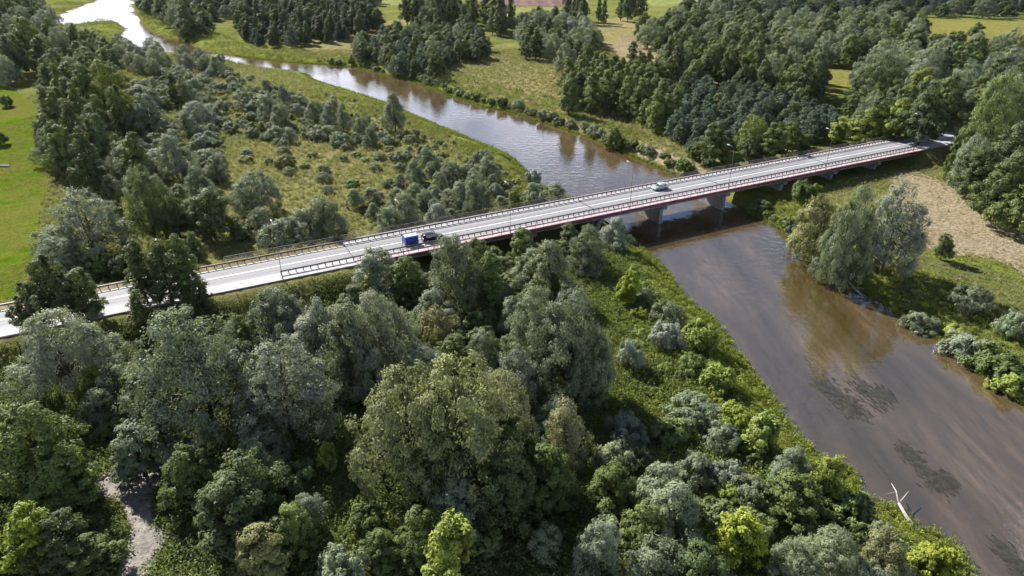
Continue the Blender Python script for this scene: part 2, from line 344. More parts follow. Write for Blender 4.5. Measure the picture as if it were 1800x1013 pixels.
def water():
    lo, hi = RIVER.min(0)-8, RIVER.max(0)+8
    bm = bmesh.new(); q = [bm.verts.new((x, y, 0)) for x, y in RIVER]; f = bm.faces.new(q); bmesh.ops.triangulate(bm, faces=[f])
    # carry the sheet a little way under the banks
    me = bpy.data.meshes.new('river'); bm.normal_update()
    if sum(f.normal.z*f.calc_area() for f in bm.faces) < 0: bmesh.ops.reverse_faces(bm, faces=bm.faces[:])
    bm.to_mesh(me); bm.free(); me.materials.append(M['river_water'])
    tag(link('river', me), 'brown slow river reflecting bright cloud, passing under the bridge', 'river', kind='structure')
water()
def gp(L, z=2.2): return [G(*q, z) for q in L]
patch('mown_field', gp([(-60,120),(0,135),(42,176),(72,196),(74,250),(78,300),(86,325),(72,380),(70,430),(52,480),(20,525),(-60,545),(-160,480),(-200,250)]), M['mown_grass'], .06, label='vivid green mown grass strip along the left edge', wob=.5)
patch('stubble_field', gp([(1580,305),(1640,316),(1700,345),(1760,385),(1830,420),(1960,480),(1960,545),(1800,478),(1720,455),(1660,452),(1622,432),(1600,390),(1560,345)]), M['stubble'], .06, label='pale dry stubble field on the right bank', wob=1.6)
patch('pasture', gp([(1570,430),(1640,455),(1720,468),(1800,492),(1980,560),(1980,720),(1830,690),(1740,618),(1660,580),(1590,540),(1565,500)]), M['pasture'], .05, label='green grazed grass between the stubble and the right bank', wob=.5)
patch('meadow', gp([(795,115),(850,100),(940,118),(1000,130),(1010,165),(990,205),(930,195),(860,170),(790,145)]), M['tan_meadow'], .08, label='dry tan meadow behind the far river bank', wob=1)
patch('meadow', gp([(1030,45),(1100,32),(1135,50),(1120,70),(1160,72),(1150,110),(1080,105),(1045,75)]), M['tan_meadow'], .08, label='sunlit tan clearing between the far groves', wob=1)
patch('bare_field', gp([(1085,72),(1125,64),(1160,66),(1155,96),(1120,104),(1082,98)]), M['bare_soil'], .16, label='bare brown patch in the far clearing', wob=1)
patch('ploughed_field', gp([(850,-6),(1020,-6),(1016,13),(930,12),(856,10)]), M['ploughed'], .1, 12, label='mauve brown ploughed field at the top centre')
patch('pale_field', gp([(862,12.5),(940,14.5),(1012,16),(1015,30),(900,30),(862,24)]), M['far_green'], .1, 12, label='pale green strip below the ploughed field')
patch('pale_field', gp([(1140,-6),(1208,-6),(1210,8),(1160,12),(1138,6)]), M['far_green'], .1, 12, label='bright green field at the top edge')
patch('tan_field', gp([(1214,-4),(1320,-4),(1325,10),(1270,26),(1222,22),(1212,10)]), M['bare_soil'], .1, 12, label='tan bare field at the top right of centre')
patch('pale_field', gp([(650,-4),(705,-4),(712,8),(660,12)]), M['far_green'], .1, 12, label='small pale green field at the top left of centre')
patch('yellow_field', gp([(1606,36),(1700,38),(1860,42),(1860,92),(1770,86),(1660,66),(1612,62)]), M['far_yellow'], .1, 8, label='olive yellow field at the upper right edge')
patch('clearing', gp([(1440,126),(1492,130),(1505,156),(1470,172),(1440,166)]), M['far_yellow'], .12, 5, label='small yellow grass clearing inside the right woods')
patch('dirt_track', gp([(992,204),(1030,206),(1110,238),(1190,270),(1245,296),(1215,305),(1150,276),(1080,246),(1010,222)]), M['bare_soil'], .10, label='worn tan track along the far bank above the bridge', wob=.5)
patch('dirt_track', gp([(1590,304),(1640,322),(1700,352),(1790,398),(1900,450),(1900,440),(1790,388),(1700,340),(1640,313),(1600,298)], 2.4), M['bare_soil'], .14, label='narrow dirt track edging the stubble field', wob=.3)
patch('tan_meadow', gp([(540,78),(620,55),(730,28),(740,36),(640,75),(620,100),(560,95)]), M['tan_meadow'], .1, label='tan strip beside the upper left wood', wob=1)
pth = [(165,872),(172,848),(205,838),(250,842),(302,842),(282,874),(270,905),(278,935),(304,952),(268,1013),(262,1060),(255,1120),(195,1120),(205,1060),(214,1013),(230,968),(231,940),(225,912),(205,892),(185,886),(120,900),(60,940),(50,920),(110,880)]
patch('footpath', gp(pth, 2.0), M['worn_track'], .05, 1.2, label='pale worn path with a bend between the dark trees, lower left', smoothn=4)

# ------------------------------------------------------------------ road and bridge
RROT = math.atan2(RU[1], RU[0])
def strip(name, s0, s1, n0, n1, z, mat, parent=None, step=8.0):
    k = max(1, int((s1-s0)/step)); v = []; f = []
    for i in range(k+1):
        s = s0+(s1-s0)*i/k
        v += [(s, n0, z), (s, n1, z)]
    f = [(2*i, 2*i+2, 2*i+3, 2*i+1) for i in range(k)]
    me = bpy.data.meshes.new(name); me.from_pydata(v, [], f); me.materials.append(mat)
    o = link(name, me, parent)
    if parent is None: place(o)
    return o
def place(o): o.location = (RM[0], RM[1], 0); o.rotation_euler = (0, 0, RROT)
road = strip('road', -420, 900, -3.75, 3.75, RZ+.012, M['pale_asphalt']); tag(road, 'straight pale two-lane road running over the bridge', 'road', kind='structure')
cl = strip('centre_line', -420, 900, -.11, .11, RZ+.016, M['white_paint'], road)
for n in (-3.5, 3.5): strip('edge_line', -420, 900, n-.06, n+.06, RZ+.016, M['white_paint'], road)
for s0, s1, nm in ((-420, BS0, 'left'), (BS1, 900, 'right')):
    v = MB().box(((s0+s1)/2, -5.1, RZ-.05), (s1-s0, 2.6, .24)).build('pavement', M['pale_concrete']); place(v); tag(v, 'pale pavement strip beside the road on its '+nm+' approach', kind='structure')
    v = MB().box(((s0+s1)/2, 5.2, RZ-.06), (s1-s0, 2.8, .16)).build('verge', M['bare_soil']); place(v); tag(v, 'beige gravel verge behind the road on its '+nm+' approach', kind='structure')
    v = MB().box(((s0+s1)/2, 0, RZ-.2), (s1-s0, 7.5, .4)).build('road_base', M['concrete']); place(v); tag(v, 'road bed under the '+nm+' approach', kind='structure')
bridge = empty('road_bridge', (RM[0], RM[1], 0), RROT); tag(bridge, 'long low road bridge with maroon edge beam crossing the river on wall piers', 'bridge')
Lb = BS1-BS0; cs = (BS0+BS1)/2
MB().box((cs, 0, RZ-.18), (Lb, 12.6, .36)).build('deck', M['concrete'], bridge)
MB().box((cs, -5.15, RZ+.07), (Lb, 2.5, .14)).build('sidewalk', M['pink_pavement'], bridge)
MB().box((cs, 5.1, RZ+.07), (Lb, 2.3, .14)).build('sidewalk', M['pale_concrete'], bridge)
for n in (-3.83, 3.83): MB().box((cs, n, RZ+.085), (Lb, .14, .17)).build('kerb', M['pale_concrete'], bridge)
for n in (-6.5, 6.4): MB().box((cs, n, RZ-.2), (Lb, .22, .62)).build('edge_beam', M['maroon_paint'], bridge)
for n in (-5.0, -2.5, 0, 2.5, 5.0): MB().box((cs, n, RZ-.36-.55), (Lb-1.5, .55, 1.1)).build('girder', M['concrete'], bridge)
PIERS = [-48.5, -29, -11.5, 6.4, 26.2, 46, 65, 83]
for s in PIERS:
    x, y = rp(s, 0); zb = -2.2
    pr = MB().box((s, 0, (zb+RZ-2.1)/2), (.95, 9.4, RZ-2.1-zb)).build('pier', M['concrete'], bridge, bevel=.06)
    MB().prism([(-.75, RZ-1.46), (.75, RZ-1.46), (.75, RZ-1.9), (.5, RZ-2.1), (-.5, RZ-2.1), (-.75, RZ-1.9)], 11.6).build('cap', M['concrete'], pr).location = (s, 0, 0)
for s, sg in ((BS0+.1, -1), (BS1-.1, 1)):
    MB().box((s+sg*.6, 0, RZ-3.2), (1.2, 12.2, 5.6)).build('abutment', M['concrete'], bridge)
    for n in (-6.25, 6.25):
        MB().prism([(0, RZ-.1), (sg*5.5, RZ-.1), (sg*5.5, RZ-1.2), (0, RZ-5.2)], .35).build('wing_wall', M['concrete'], bridge).location = (s+sg*1.2, n, 0)
for s in [BS0+.2, *PIERS[::2], BS1-.2]:
    MB().box((s, 0, RZ+.016), (.28, 7.4, .02)).build('expansion_joint', M['steel_dark'], bridge)
def guardrail(label, s0, s1, n, face, ends=False):
    g = empty('guardrail', (RM[0], RM[1], 0), RROT); tag(g, label, 'guardrail', 'steel guardrails along the road')
    z = RZ+.14
    prof = [(0, .46), (.05, .50), (.05, .56), (.0, .61), (.05, .66), (.05, .73), (0, .77), (-.03, .77), (-.03, .46)]
    b = MB(); i = 0
    for s in (s0, s1):
        for (a, h) in prof: b.v.append((s, n+face*a, z+h-.02))
    k = len(prof); b.f = [(j, (j+1) % k, k+(j+1) % k, k+j) for j in range(k)]+[tuple(range(k))[::-1], tuple(range(k, 2*k))]
    b.build('rail_beam', M['steel_galvanised'], g)
    MB().box(((s0+s1)/2, n-face*.06, z+.70), (s1-s0, .1, .1)).build('top_rail', M['steel_galvanised'], g)
    pm = MB().box((0, 0, .35), (.16, .12, .72)).mesh('post', M['steel_galvanised'])
    c = int((s1-s0)/1.33)
    for k in range(c+1):
        o = link('post', pm, g); o.location = (s0+.1+(s1-s0-.2)*k/c, n-face*.09, z-.02)
    return g
guardrail('steel guardrail on the far side of the road', -150, 118, 4.15, -1)
guardrail('steel guardrail between the near lane and the pink sidewalk', -81, 101, -4.15, 1)
def railing(label, s0, s1, n):
    g = empty('railing', (RM[0], RM[1], 0), RROT); tag(g, label, 'railing', 'pedestrian railings of the bridge')
    z = RZ+.14
    for h, r in ((1.1, .03), (.75, .016), (.42, .016)):
        MB().box(((s0+s1)/2, n, z+h), (s1-s0, 2*r, 2*r)).build('rail', M['rail_grey'], g)
    pm = MB().box((0, 0, .55), (.06, .06, 1.12)).mesh('post', M['rail_grey'])
    c = int((s1-s0)/2.0)
    for k in range(c+1): link('post', pm, g).location = (s0+.05+(s1-s0-.1)*k/c, n, z-.01)
railing('dark steel pedestrian railing on the near edge of the bridge', BS0, BS1, -6.25)
railing('dark steel pedestrian railing on the far edge of the bridge', BS0-22, BS1+6, 6.1)
def lamp(x, y, z, rz, h, label, grp='street lamps along the bridge'):
    g = empty('street_lamp', (x, y, z), rz); tag(g, label, 'street lamp', grp)
    MB().tube([(0, 0, 0), (0, 0, .9)], [.11, .1], 8).build('base', M['lamp_steel'], g)
    MB().tube([(0, 0, .85), (0, 0, h*.6), (0, 0, h-.5), (0, .25, h-.1), (0, .9, h+.1), (0, 1.7, h+.18)], [.06, .045, .035, .03, .028, .025], 8).build('pole', M['lamp_steel'], g, smooth=True)
    hd = MB().prism([(-.1, 0), (.1, 0), (.14, .06), (.09, .15), (-.09, .15), (-.14, .06)], .75).build('lamp_head', M['lamp_head_grey'], g); hd.location = (0, 2.0, h+.12)
    MB().box((0, 0, -.012), (.16, .5, .03)).build('lens', M['lamp_glass'], hd)
LS = [((300,523),'near the dark tree clump on the left approach'),((500,497),'where the near guardrail begins'),((717,456),'just in front of the blue trailer'),((897,410),'above the riverside thicket, left of midstream'),((1108,368),'over the left river edge'),((1279,332),'past midstream, right of the silver car'),((1448,297),'over the right bank'),((1582,261),'near the right end of the bridge')]
for (q, w) in LS:
    a = G(*q, RZ); s = float((a-RM)@RU); x, y = rp(s, -6.0)
    lamp(x, y, RZ+.13, RROT, 10.2, 'slim grey street lamp '+w)
for k, s in enumerate((-103.5, -99.2, -94.6)):
    x, y = rp(s, -6.9); o = MB().tube([(0, 0, 0), (0, 0, 1.0)], [.06, .05], 6).box((0, .0, .93), (.1, .1, .14)).build('roadside_post', M['black_plastic'])
    o.location = (x, y, hz(x, y)-.1); tag(o, 'thin dark marker post on the near verge, '+('leftmost', 'middle', 'rightmost')[k]+' of three', 'marker post', 'marker posts on the verge')

# ------------------------------------------------------------------ vehicles
def car(name, label, loc, rz, Ln, W, H, paint, suv):
    g = empty(name, loc, rz); tag(g, label, 'car')
    h = Ln/2; zb, belt = (.24, .98) if suv else (.2, .88); hood = belt-.04
    low = [(-h, .45, W*.92), (-h+.08, zb, W*.92), (h-.15, zb, W*.9), (h, .42, W*.84), (h-.04, .66, W*.84), (h-.35, hood-.08, W*.9), (h*.42, hood+.03, W*.96), (h*.1, belt, W), (-h*.8, belt, W), (-h+.03, belt-.05, W*.93), (-h, .7, W*.93)]
    MB().prism(low, W).build('body', paint, g, True, .035)
    rf = -h*.86 if suv else -h*.72
    cab = [(h*.44, belt-.04, W*.9), (h*.10, H-.05, W*.74), (-h*.05, H, W*.72), (rf+.1, H-.03, W*.72), (-h+.06, belt-.04, W*.88)]
    MB().prism(cab, W).build('cabin', paint, g, True, .03)
    def quad(n, pts, mat): 
        b = MB(); b.v = pts; b.f = [(0, 1, 2, 3)]; return b.build(n, mat, g)
    e = .012
    quad('windscreen', [(h*.425+e, -W*.41, belt+.03), (h*.425+e, W*.41, belt+.03), (h*.13+e, W*.345, H-.10+e), (h*.13+e, -W*.345, H-.10+e)], M['car_glass'])
    xr = rf+.1; quad('rear_window', [(-h+.09-e-.03, W*.4, belt+.08), (-h+.09-e-.03, -W*.4, belt+.08), (xr-.05-e-.02, -W*.335, H-.12), (xr-.05-e-.02, W*.335, H-.12)], M['car_glass'])
    for sg in (-1, 1):
        y0, y1 = sg*(W*.447+e), sg*(W*.368+e)
        for x0, x1, x2, x3 in ((h*.34, -h*.16, -h*.16, h*.10), (-h*.20, -h*.72, rf+.25, -h*.20)):
            quad('side_window', [(x0, y0, belt+.02), (x1, y0, belt+.02), (x2, y1, H-.12), (x3, y1, H-.12)], M['car_glass'])
        MB().box((h-.16, sg*W*.36, .62), (.26, .34, .15), .8).build('headlight', M['lamp_glass'], g)
        MB().box((-h+.02, sg*W*.41, .78), (.1, .2, .3)).build('tail_light', M['tail_red'], g)
        MB().box((h*.33, sg*(W/2+.06), belt+.06), (.14, .2, .14)).build('mirror', paint, g)
        for x in (h*.62, -h*.60):
            t = wheel(.33 if suv else .3, .2); t.parent = g; t.location = (x, sg*(W/2-.10), .33 if suv else .3)
    MB().box((h-.02, 0, .46), (.08, W*.55, .16)).build('grille', M['black_plastic'], g)
    return g
def wheel(r, w):
    t = link('wheel', MB().tube([(0, -w/2, 0), (0, -w/2+.03, 0), (0, w/2-.03, 0), (0, w/2, 0)], [r*.9, r, r, r*.9], 16).mesh('tyre', M['tyre_rubber']))
    MB().tube([(0, -w/2-.01, 0), (0, w/2+.01, 0)], [r*.6, r*.6], 12).build('rim', M['rim_alloy'], t); return t
def on_road(px, py, n): 
    a = G(px, py, RZ); s = float((a-RM)@RU); return (*rp(s, n), RZ+.014)
l1 = on_road(1160, 333, 1.75); car('hatchback', 'pale silver-green hatchback driving left in the far lane over midstream', l1, RROT+math.pi, 4.15, 1.74, 1.5, M['silver_green_paint'], False)
l2 = on_road(760, 421, -1.9); car('suv', 'black estate car towing the blue trailer in the near lane', l2, RROT, 4.7, 1.84, 1.68, M['black_blue_paint'], True)
def trailer():
    x, y = np.array(l2[:2])-RU*4.75
    g = empty('covered_trailer', (x, y, l2[2]), RROT); tag(g, 'blue tarpaulin-covered trailer hitched behind the black estate car', 'trailer')
    MB().box((0, 0, .52), (2.8, 1.7, .2)).build('bed', M['steel_galvanised'], g)
    MB().box((0, 0, .76), (2.76, 1.66, .30)).build('side_board', M['tarp_blue'], g)
    tp = MB().prism([(-1.4, .85), (1.4, .85), (1.36, 1.95), (.0, 2.0), (-1.36, 1.95)], 1.72).build('tarpaulin', M['tarp_blue'], g, bevel=.04)
    MB().box((0, 0, 2.012), (2.66, 1.6, .02)).build('lit_tarp_top', M['tarp_blue_lit'], tp)  # pale overlay paints the sunlit top of the tarpaulin
    MB().tube([(1.5, 0, .5), (2.65, 0, .48)], [.05, .05], 6).build('drawbar', M['steel_galvanised'], g)
    for sg in (-1, 1):
        w = wheel(.3, .18); w.parent = g; w.location = (-.15, sg*.95, .3)
        MB().box((-.15, sg*.98, .66), (.75, .24, .06)).build('mudguard', M['black_plastic'], g)
        MB().box((-1.41, sg*.7, .58), (.05, .3, .12)).build('tail_light', M['tail_red'], g)
trailer()

# ------------------------------------------------------------------ plants
def leaves_mesh(name, C, Nn, A, ln, wd, tint, mat):
    k = len(C); A = A-(A*Nn).sum(1, keepdims=True)*Nn; A /= np.linalg.norm(A, axis=1, keepdims=True)+1e-9; B = np.cross(Nn, A)
    ln = ln[:, None]; wd = wd[:, None]
    V = np.stack([C-A*ln*.5, C+B*wd*.5-A*ln*.05, C+A*ln*.5, C-B*wd*.5-A*ln*.05], 1).reshape(-1, 3)
    me = quads_mesh(name, V, np.arange(4*k).reshape(k, 4), mat)
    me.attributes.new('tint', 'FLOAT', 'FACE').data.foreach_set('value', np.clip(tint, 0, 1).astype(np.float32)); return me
def unit(r, n):
    v = r.normal(size=(n, 3)); return v/np.linalg.norm(v, axis=1, keepdims=True)
def crown(name, seed, lobes, ncl, cr, nl, ln, wd, mat, up=0.0, along='rand', flat=.75, jit=.4, cut=-.55, core=.10, gap=.32):
    r = np.random.default_rng(seed); Lb = np.array(lobes, float)
    ar = (Lb[:, 3]*Lb[:, 5]); pr = ar/ar.sum()
    P = []; D = []; K = []
    tries = 0
    while len(P) < ncl and tries < ncl*12:
        tries += 1
        i = r.choice(len(Lb), p=pr); d = unit(r, 1)[0]
        if d[2] < cut: continue
        c = Lb[i]; p = c[:3]+d*c[3:6]*r.uniform(.82, 1.08)
        q = ((p-Lb[:, :3])/Lb[:, 3:6]); ins = (np.linalg.norm(q, axis=1) < .78); ins[i] = False
        if ins.any() or p[2] < .15: continue
        nn = d/c[3:6]; D.append(nn/np.linalg.norm(nn)); P.append(p); K.append(r.uniform())
    P = np.array(P); D = np.array(D); K = np.array(K)
    wl = max(Lb[:, 3].mean(), cr*2)*1.15; q_ = P/wl*3.0+r.uniform(0, 6, 3)      # hollows between the boughs
    hol = np.sin(q_[:, 0]+1.3*np.sin(q_[:, 1]))+np.sin(q_[:, 1]*1.1+1.2*np.sin(q_[:, 2]))+np.sin(q_[:, 2]*1.2+1.1*np.sin(q_[:, 0]))
    kp = hol > np.quantile(hol, gap); P, D, K = P[kp], D[kp], K[kp]; m = len(P)
    idx = r.integers(0, m, nl); off = unit(r, nl)*(r.uniform(0, 1, (nl, 1))**.45)
    rad = cr*(.6+.8*K[idx])[:, None]
    C = P[idx]+off*rad*np.array([1, 1, flat]) + (D[idx]*rad*.15)
    Nn = D[idx]*.55+off*.6+unit(r, nl)*jit+np.array([0, 0, up]); Nn /= np.linalg.norm(Nn, axis=1, keepdims=True)
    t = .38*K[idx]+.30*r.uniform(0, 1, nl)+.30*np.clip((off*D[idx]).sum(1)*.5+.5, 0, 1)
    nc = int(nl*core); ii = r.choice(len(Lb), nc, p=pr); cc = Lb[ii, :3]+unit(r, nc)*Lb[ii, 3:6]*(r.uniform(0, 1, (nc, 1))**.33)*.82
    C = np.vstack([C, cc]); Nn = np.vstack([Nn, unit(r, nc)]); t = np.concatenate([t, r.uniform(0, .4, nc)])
    n = len(C); C[:, 2] = np.maximum(C[:, 2], .05)
    sz = r.uniform(.7, 1.35, n); sz[nl:] *= 1.5
    A = unit(r, n)
    if along == 'up': A = A*.6+np.array([0, 0, 1.0])+np.vstack([D[idx], np.zeros((nc, 3))])*.5
    if along == 'down': A = A*.6+np.array([0, 0, -1.0])
    if along == 'out': A = A*.5+np.vstack([off+D[idx]*.7, unit(r, nc)])
    return leaves_mesh(name, C, Nn, A, ln*sz, wd*sz, t, mat)
def trunk(name, seed, h, r0, lobes, mat, lean=.05, split=.25):
    r = np.random.default_rng(seed+500); b = MB()
    top = np.array([r.uniform(-lean, lean)*h, r.uniform(-lean, lean)*h, h*.72]); mid = top*np.array([.6, .6, .5])+np.array([r.uniform(-.03, .03)*h, r.uniform(-.03, .03)*h, 0])
    b.tube([(0, 0, -.4), (0, 0, .15*h*.3), mid, top], [r0*1.35, r0, r0*.7, r0*.2], 8)
    for l in lobes:
        a = top*r.uniform(split, .75); e = np.array(l[:3]); m_ = (a+e)/2+np.array([0, 0, -.04*h])+r.normal(size=3)*.02*h
        b.tube([a, m_, e, e+(e-m_)*.45], [r0*.45, r0*.3, r0*.16, r0*.05], 5)
        for k in range(2):
            e2 = e+unit(r, 1)[0]*np.array(l[3:6])*.75; b.tube([m_*.4+e*.6, (m_*.4+e*.6+e2)/2+np.array([0, 0, .03*h]), e2], [r0*.16, r0*.1, r0*.03], 4)
    return b.mesh(name, mat, True)
PROTO = {}
def proto(kind, h, w, crown_me, trunk_me): PROTO.setdefault(kind, []).append((h, w, crown_me, trunk_me))
def lobes_round(r, n, h, w, lo=.3, hi=.8, rl=.30, tall=1.0, centre=True):
    L = []
    if centre: L.append((0, 0, h*.62, w*.26, w*.26, h*.36))
    a0 = r.uniform(0, 6.28)
    for k in range(n):
        a = a0+6.283*k/n*1.0+r.uniform(-.35, .35); t = r.uniform(lo, hi); q = w*.5*r.uniform(.42, .80)*(1-.45*max(0, (t-.5))/.5)
        s = w*rl*r.uniform(.6, 1.25)*.72; hh = s*tall*r.uniform(.8, 1.45)
        hh = min(hh, h-t*h*.98) if t*h+hh > h else hh
        L.append((math.cos(a)*q, math.sin(a)*q, t*h, s, s, max(hh, .3*s)))
    return L
def make_protos():
    for v in range(5):      # broad old willow
        r = np.random.default_rng(100+v); h, w = 16.0, 15.0
        L = lobes_round(r, 7, h, w*1.08, .22, .42, .25, 1.35)+lobes_round(r, 6, h, w*.85, .46, .68, .24, 1.5, False)+[(r.uniform(-1.5, 1.5), r.uniform(-1.5, 1.5), h*.8, w*.14, w*.14, h*.19)]
        proto('willow', h, w, crown('willow_crown', v, L, 420, .9, 23000, .42, .15, M['tree_leaf'], .12, 'out', .9, .38), trunk('willow_trunk', v, h, .42, L, M['bark_grey'], .06, .12))
    for v in range(4):      # narrow plume willow
        r = np.random.default_rng(140+v); h, w = 12.0, 7.0
        L = lobes_round(r, 4, h, w, .25, .4, .40, 1.5)+lobes_round(r, 4, h, w*.75, .5, .68, .40, 1.7, False)+[(0, 0, h*.8, w*.2, w*.2, h*.2)]
        proto('plume', h, w, crown('willow_crown', 20+v, L, 190, .75, 12000, .38, .13, M['tree_leaf'], .05, 'up', 1.25, .38), trunk('willow_trunk', 20+v, h, .22, L, M['bark_grey']))
    for v in range(4):      # broadleaf
        r = np.random.default_rng(180+v); h, w = 12.0, 9.0
        L = lobes_round(r, 7, h, w*1.06, .2, .45, .26, 1.0)+lobes_round(r, 6, h, w*.9, .45, .74, .24, 1.0, False)+[(r.uniform(-.8, .8), r.uniform(-.8, .8), h*.82, w*.19, w*.19, h*.17)]
        proto('broad', h, w, crown('leaf_crown', 40+v, L, 260, .68, 17000, .33, .2, M['tree_leaf'], .3, 'out', .8, .42), trunk('broadleaf_trunk', 40+v, h, .26, L, M['bark_dark']))
    for v in range(3):      # open young tree with star-like shoots
        r = np.random.default_rng(220+v); h, w = 8.0, 6.5
        L = [(0, 0, h*.5, w*.2, w*.2, h*.42)]
        for k in range(9):
            a = 6.283*k/9*2.1+r.uniform(-.3, .3); t = r.uniform(.25, .78); q = w*.33*r.uniform(.7, 1.15)*(1.25-t)
            L.append((math.cos(a)*q, math.sin(a)*q, t*h, w*.13, w*.13, h*r.uniform(.13, .21)))
        proto('young', h, w, crown('leaf_crown', 60+v, L, 150, .55, 8000, .32, .18, M['tree_leaf'], .4, 'out', .8, .5, -.8), trunk('young_trunk', 60+v, h, .12, L, M['bark_grey']))
    for v in range(4):      # tall narrow tree
        r = np.random.default_rng(260+v); h, w = 16.0, 6.5; L = []
        for k in range(11):
            t = .16+.74*k/10; a = k*2.4+r.uniform(-.4, .4); ww = w*.5*(1-.75*max(0, t-.35)/.65)*r.uniform(.8, 1.15); q = ww*.45
            L.append((math.cos(a)*q, math.sin(a)*q, t*h, ww*.62, ww*.62, h*r.uniform(.09, .14)))
        L.append((0, 0, h*.9, w*.1, w*.1, h*.1))
        proto('tall', h, w, crown('leaf_crown', 80+v, L, 240, .62, 13000, .33, .19, M['tree_leaf'], .2, 'out', .9, .42), trunk('tall_trunk', 80+v, h, .22, L, M['bark_dark'], .02))
    for v in range(4):      # young pine
        r = np.random.default_rng(300+v); h, w = 10.0, 5.6; L = []
        for k in range(9):
            t = .14+.76*k/8; n = 5 if k < 6 else 3
            for j in range(n):
                a = 6.283*j/n+k*.7+r.uniform(-.3, .3); q = w*.5*(1-.92*t**1.8)*r.uniform(.7, 1.15)
                L.append((math.cos(a)*q*.7, math.sin(a)*q*.7, t*h+q*.12, q*.5+.22, q*.5+.22, .55))
        L.append((0, 0, h*.95, .22, .22, .5))
        proto('pine', h, w, crown('pine_crown', 100+v, L, 220, .42, 7500, .34, .13, M['tree_leaf'], .2, 'up', .8, .55, -.3, .2), trunk('pine_trunk', 100+v, h, .14, L[::4], M['bark_dark'], .01))
    for v in range(6):      # round grey shrub
        r = np.random.default_rng(340+v); h, w = 4.0, 5.0
        L = [(0, 0, h*.42, w*.3, w*.3, h*.5)]
        for k in range(7):
            a = k*.95+r.uniform(-.4, .4); q = w*.3*r.uniform(.75, 1.15); L.append((math.cos(a)*q, math.sin(a)*q, h*r.uniform(.22, .5), w*.18, w*.18, h*r.uniform(.28, .42)))
        proto('shrub', h, w, crown('shrub_leaves', 120+v, L, 130, .42, 6000, .34, .095, M['tree_leaf'], .05, 'up', 1.0, .42, -.2, .1), None)
    for v in range(4):      # leafy bush
        r = np.random.default_rng(380+v); h, w = 3.6, 4.6
        L = [(0, 0, h*.4, w*.28, w*.28, h*.45)]
        for k in range(7):
            a = k*.95+r.uniform(-.4, .4); q = w*.3*r.uniform(.75, 1.2); L.append((math.cos(a)*q, math.sin(a)*q, h*r.uniform(.2, .5), w*.17, w*.17, h*r.uniform(.22, .36)))
        proto('bush', h, w, crown('bush_leaves', 140+v, L, 130, .4, 6000, .27, .16, M['tree_leaf'], .3, 'out', .9, .55, -.2, .1), None)
make_protos()

NAMES = {'willow': ('willow_tree', 'willow'), 'plume': ('silver_willow', 'willow'), 'broad': ('broadleaf_tree', 'tree'), 'young': ('young_tree', 'tree'), 'tall': ('tall_tree', 'tree'), 'pine': ('pine_tree', 'pine'), 'shrub': ('willow_shrub', 'shrub'), 'bush': ('leafy_bush', 'bush')}
PLANTS = []; CNT = {}
DEFMAT = {'willow': 'willow_leaf', 'plume': 'silver_leaf', 'broad': 'green_leaf', 'young': 'lime_leaf', 'tall': 'dark_leaf', 'pine': 'pine_needle', 'shrub': 'shrub_leaf', 'bush': 'green_leaf'}
def leaf_colour(kind, mat):
    mat = mat or DEFMAT[kind]; c = np.array(LEAF.get(mat) or LEAF[mat+'_tree']); g = c.mean()
    v = random.uniform(.78, 1.22); c = (c+(g-c)*random.uniform(-.15, .12))*v*np.array([random.uniform(.9, 1.04), 1, random.uniform(.85, 1.08)])
    c = c*.8+np.array((.135, .160, .085))*.2*(c.mean()/.13)**.5
    return (*c, 1.0)
def plant(kind, mat, x, y, h, w, label, group=None, z=None):
    pr = random.choice(PROTO[kind]); nm, cat = NAMES[kind]; nm = 'alder_tree' if nm == 'broadleaf_tree' and mat == 'dark_leaf' else nm; z = hz(x, y) if z is None else z
    sx = w/pr[1]; sz = h/pr[0]; rz = random.uniform(0, 6.283)
    PLANTS.append((x, y, w)); CNT[nm] = CNT.get(nm, 0)+1
    if pr[3] is None:
        o = link(nm, pr[2]); o.location = (x, y, z-.05); o.rotation_euler = (0, 0, rz); o.scale = (sx, sx*random.uniform(.88, 1.12), sz)
        o.color = leaf_colour(kind, mat); return tag(o, label, cat, group)
    e = empty(nm, (x, y, z), rz); e.scale = (sx, sx*random.uniform(.9, 1.1), sz)
    link('trunk', pr[3], e); c = link('crown', pr[2], e); c.color = leaf_colour(kind, mat)
    return tag(e, label, cat, group)
WOOD = []
def top(x, yt, h):          # stand a plant of height h so that its top shows at the given pixel
    a = G(x, yt, h+2.2)
    for _ in range(2): a = G(x, yt, h+hz(*a))
    return a
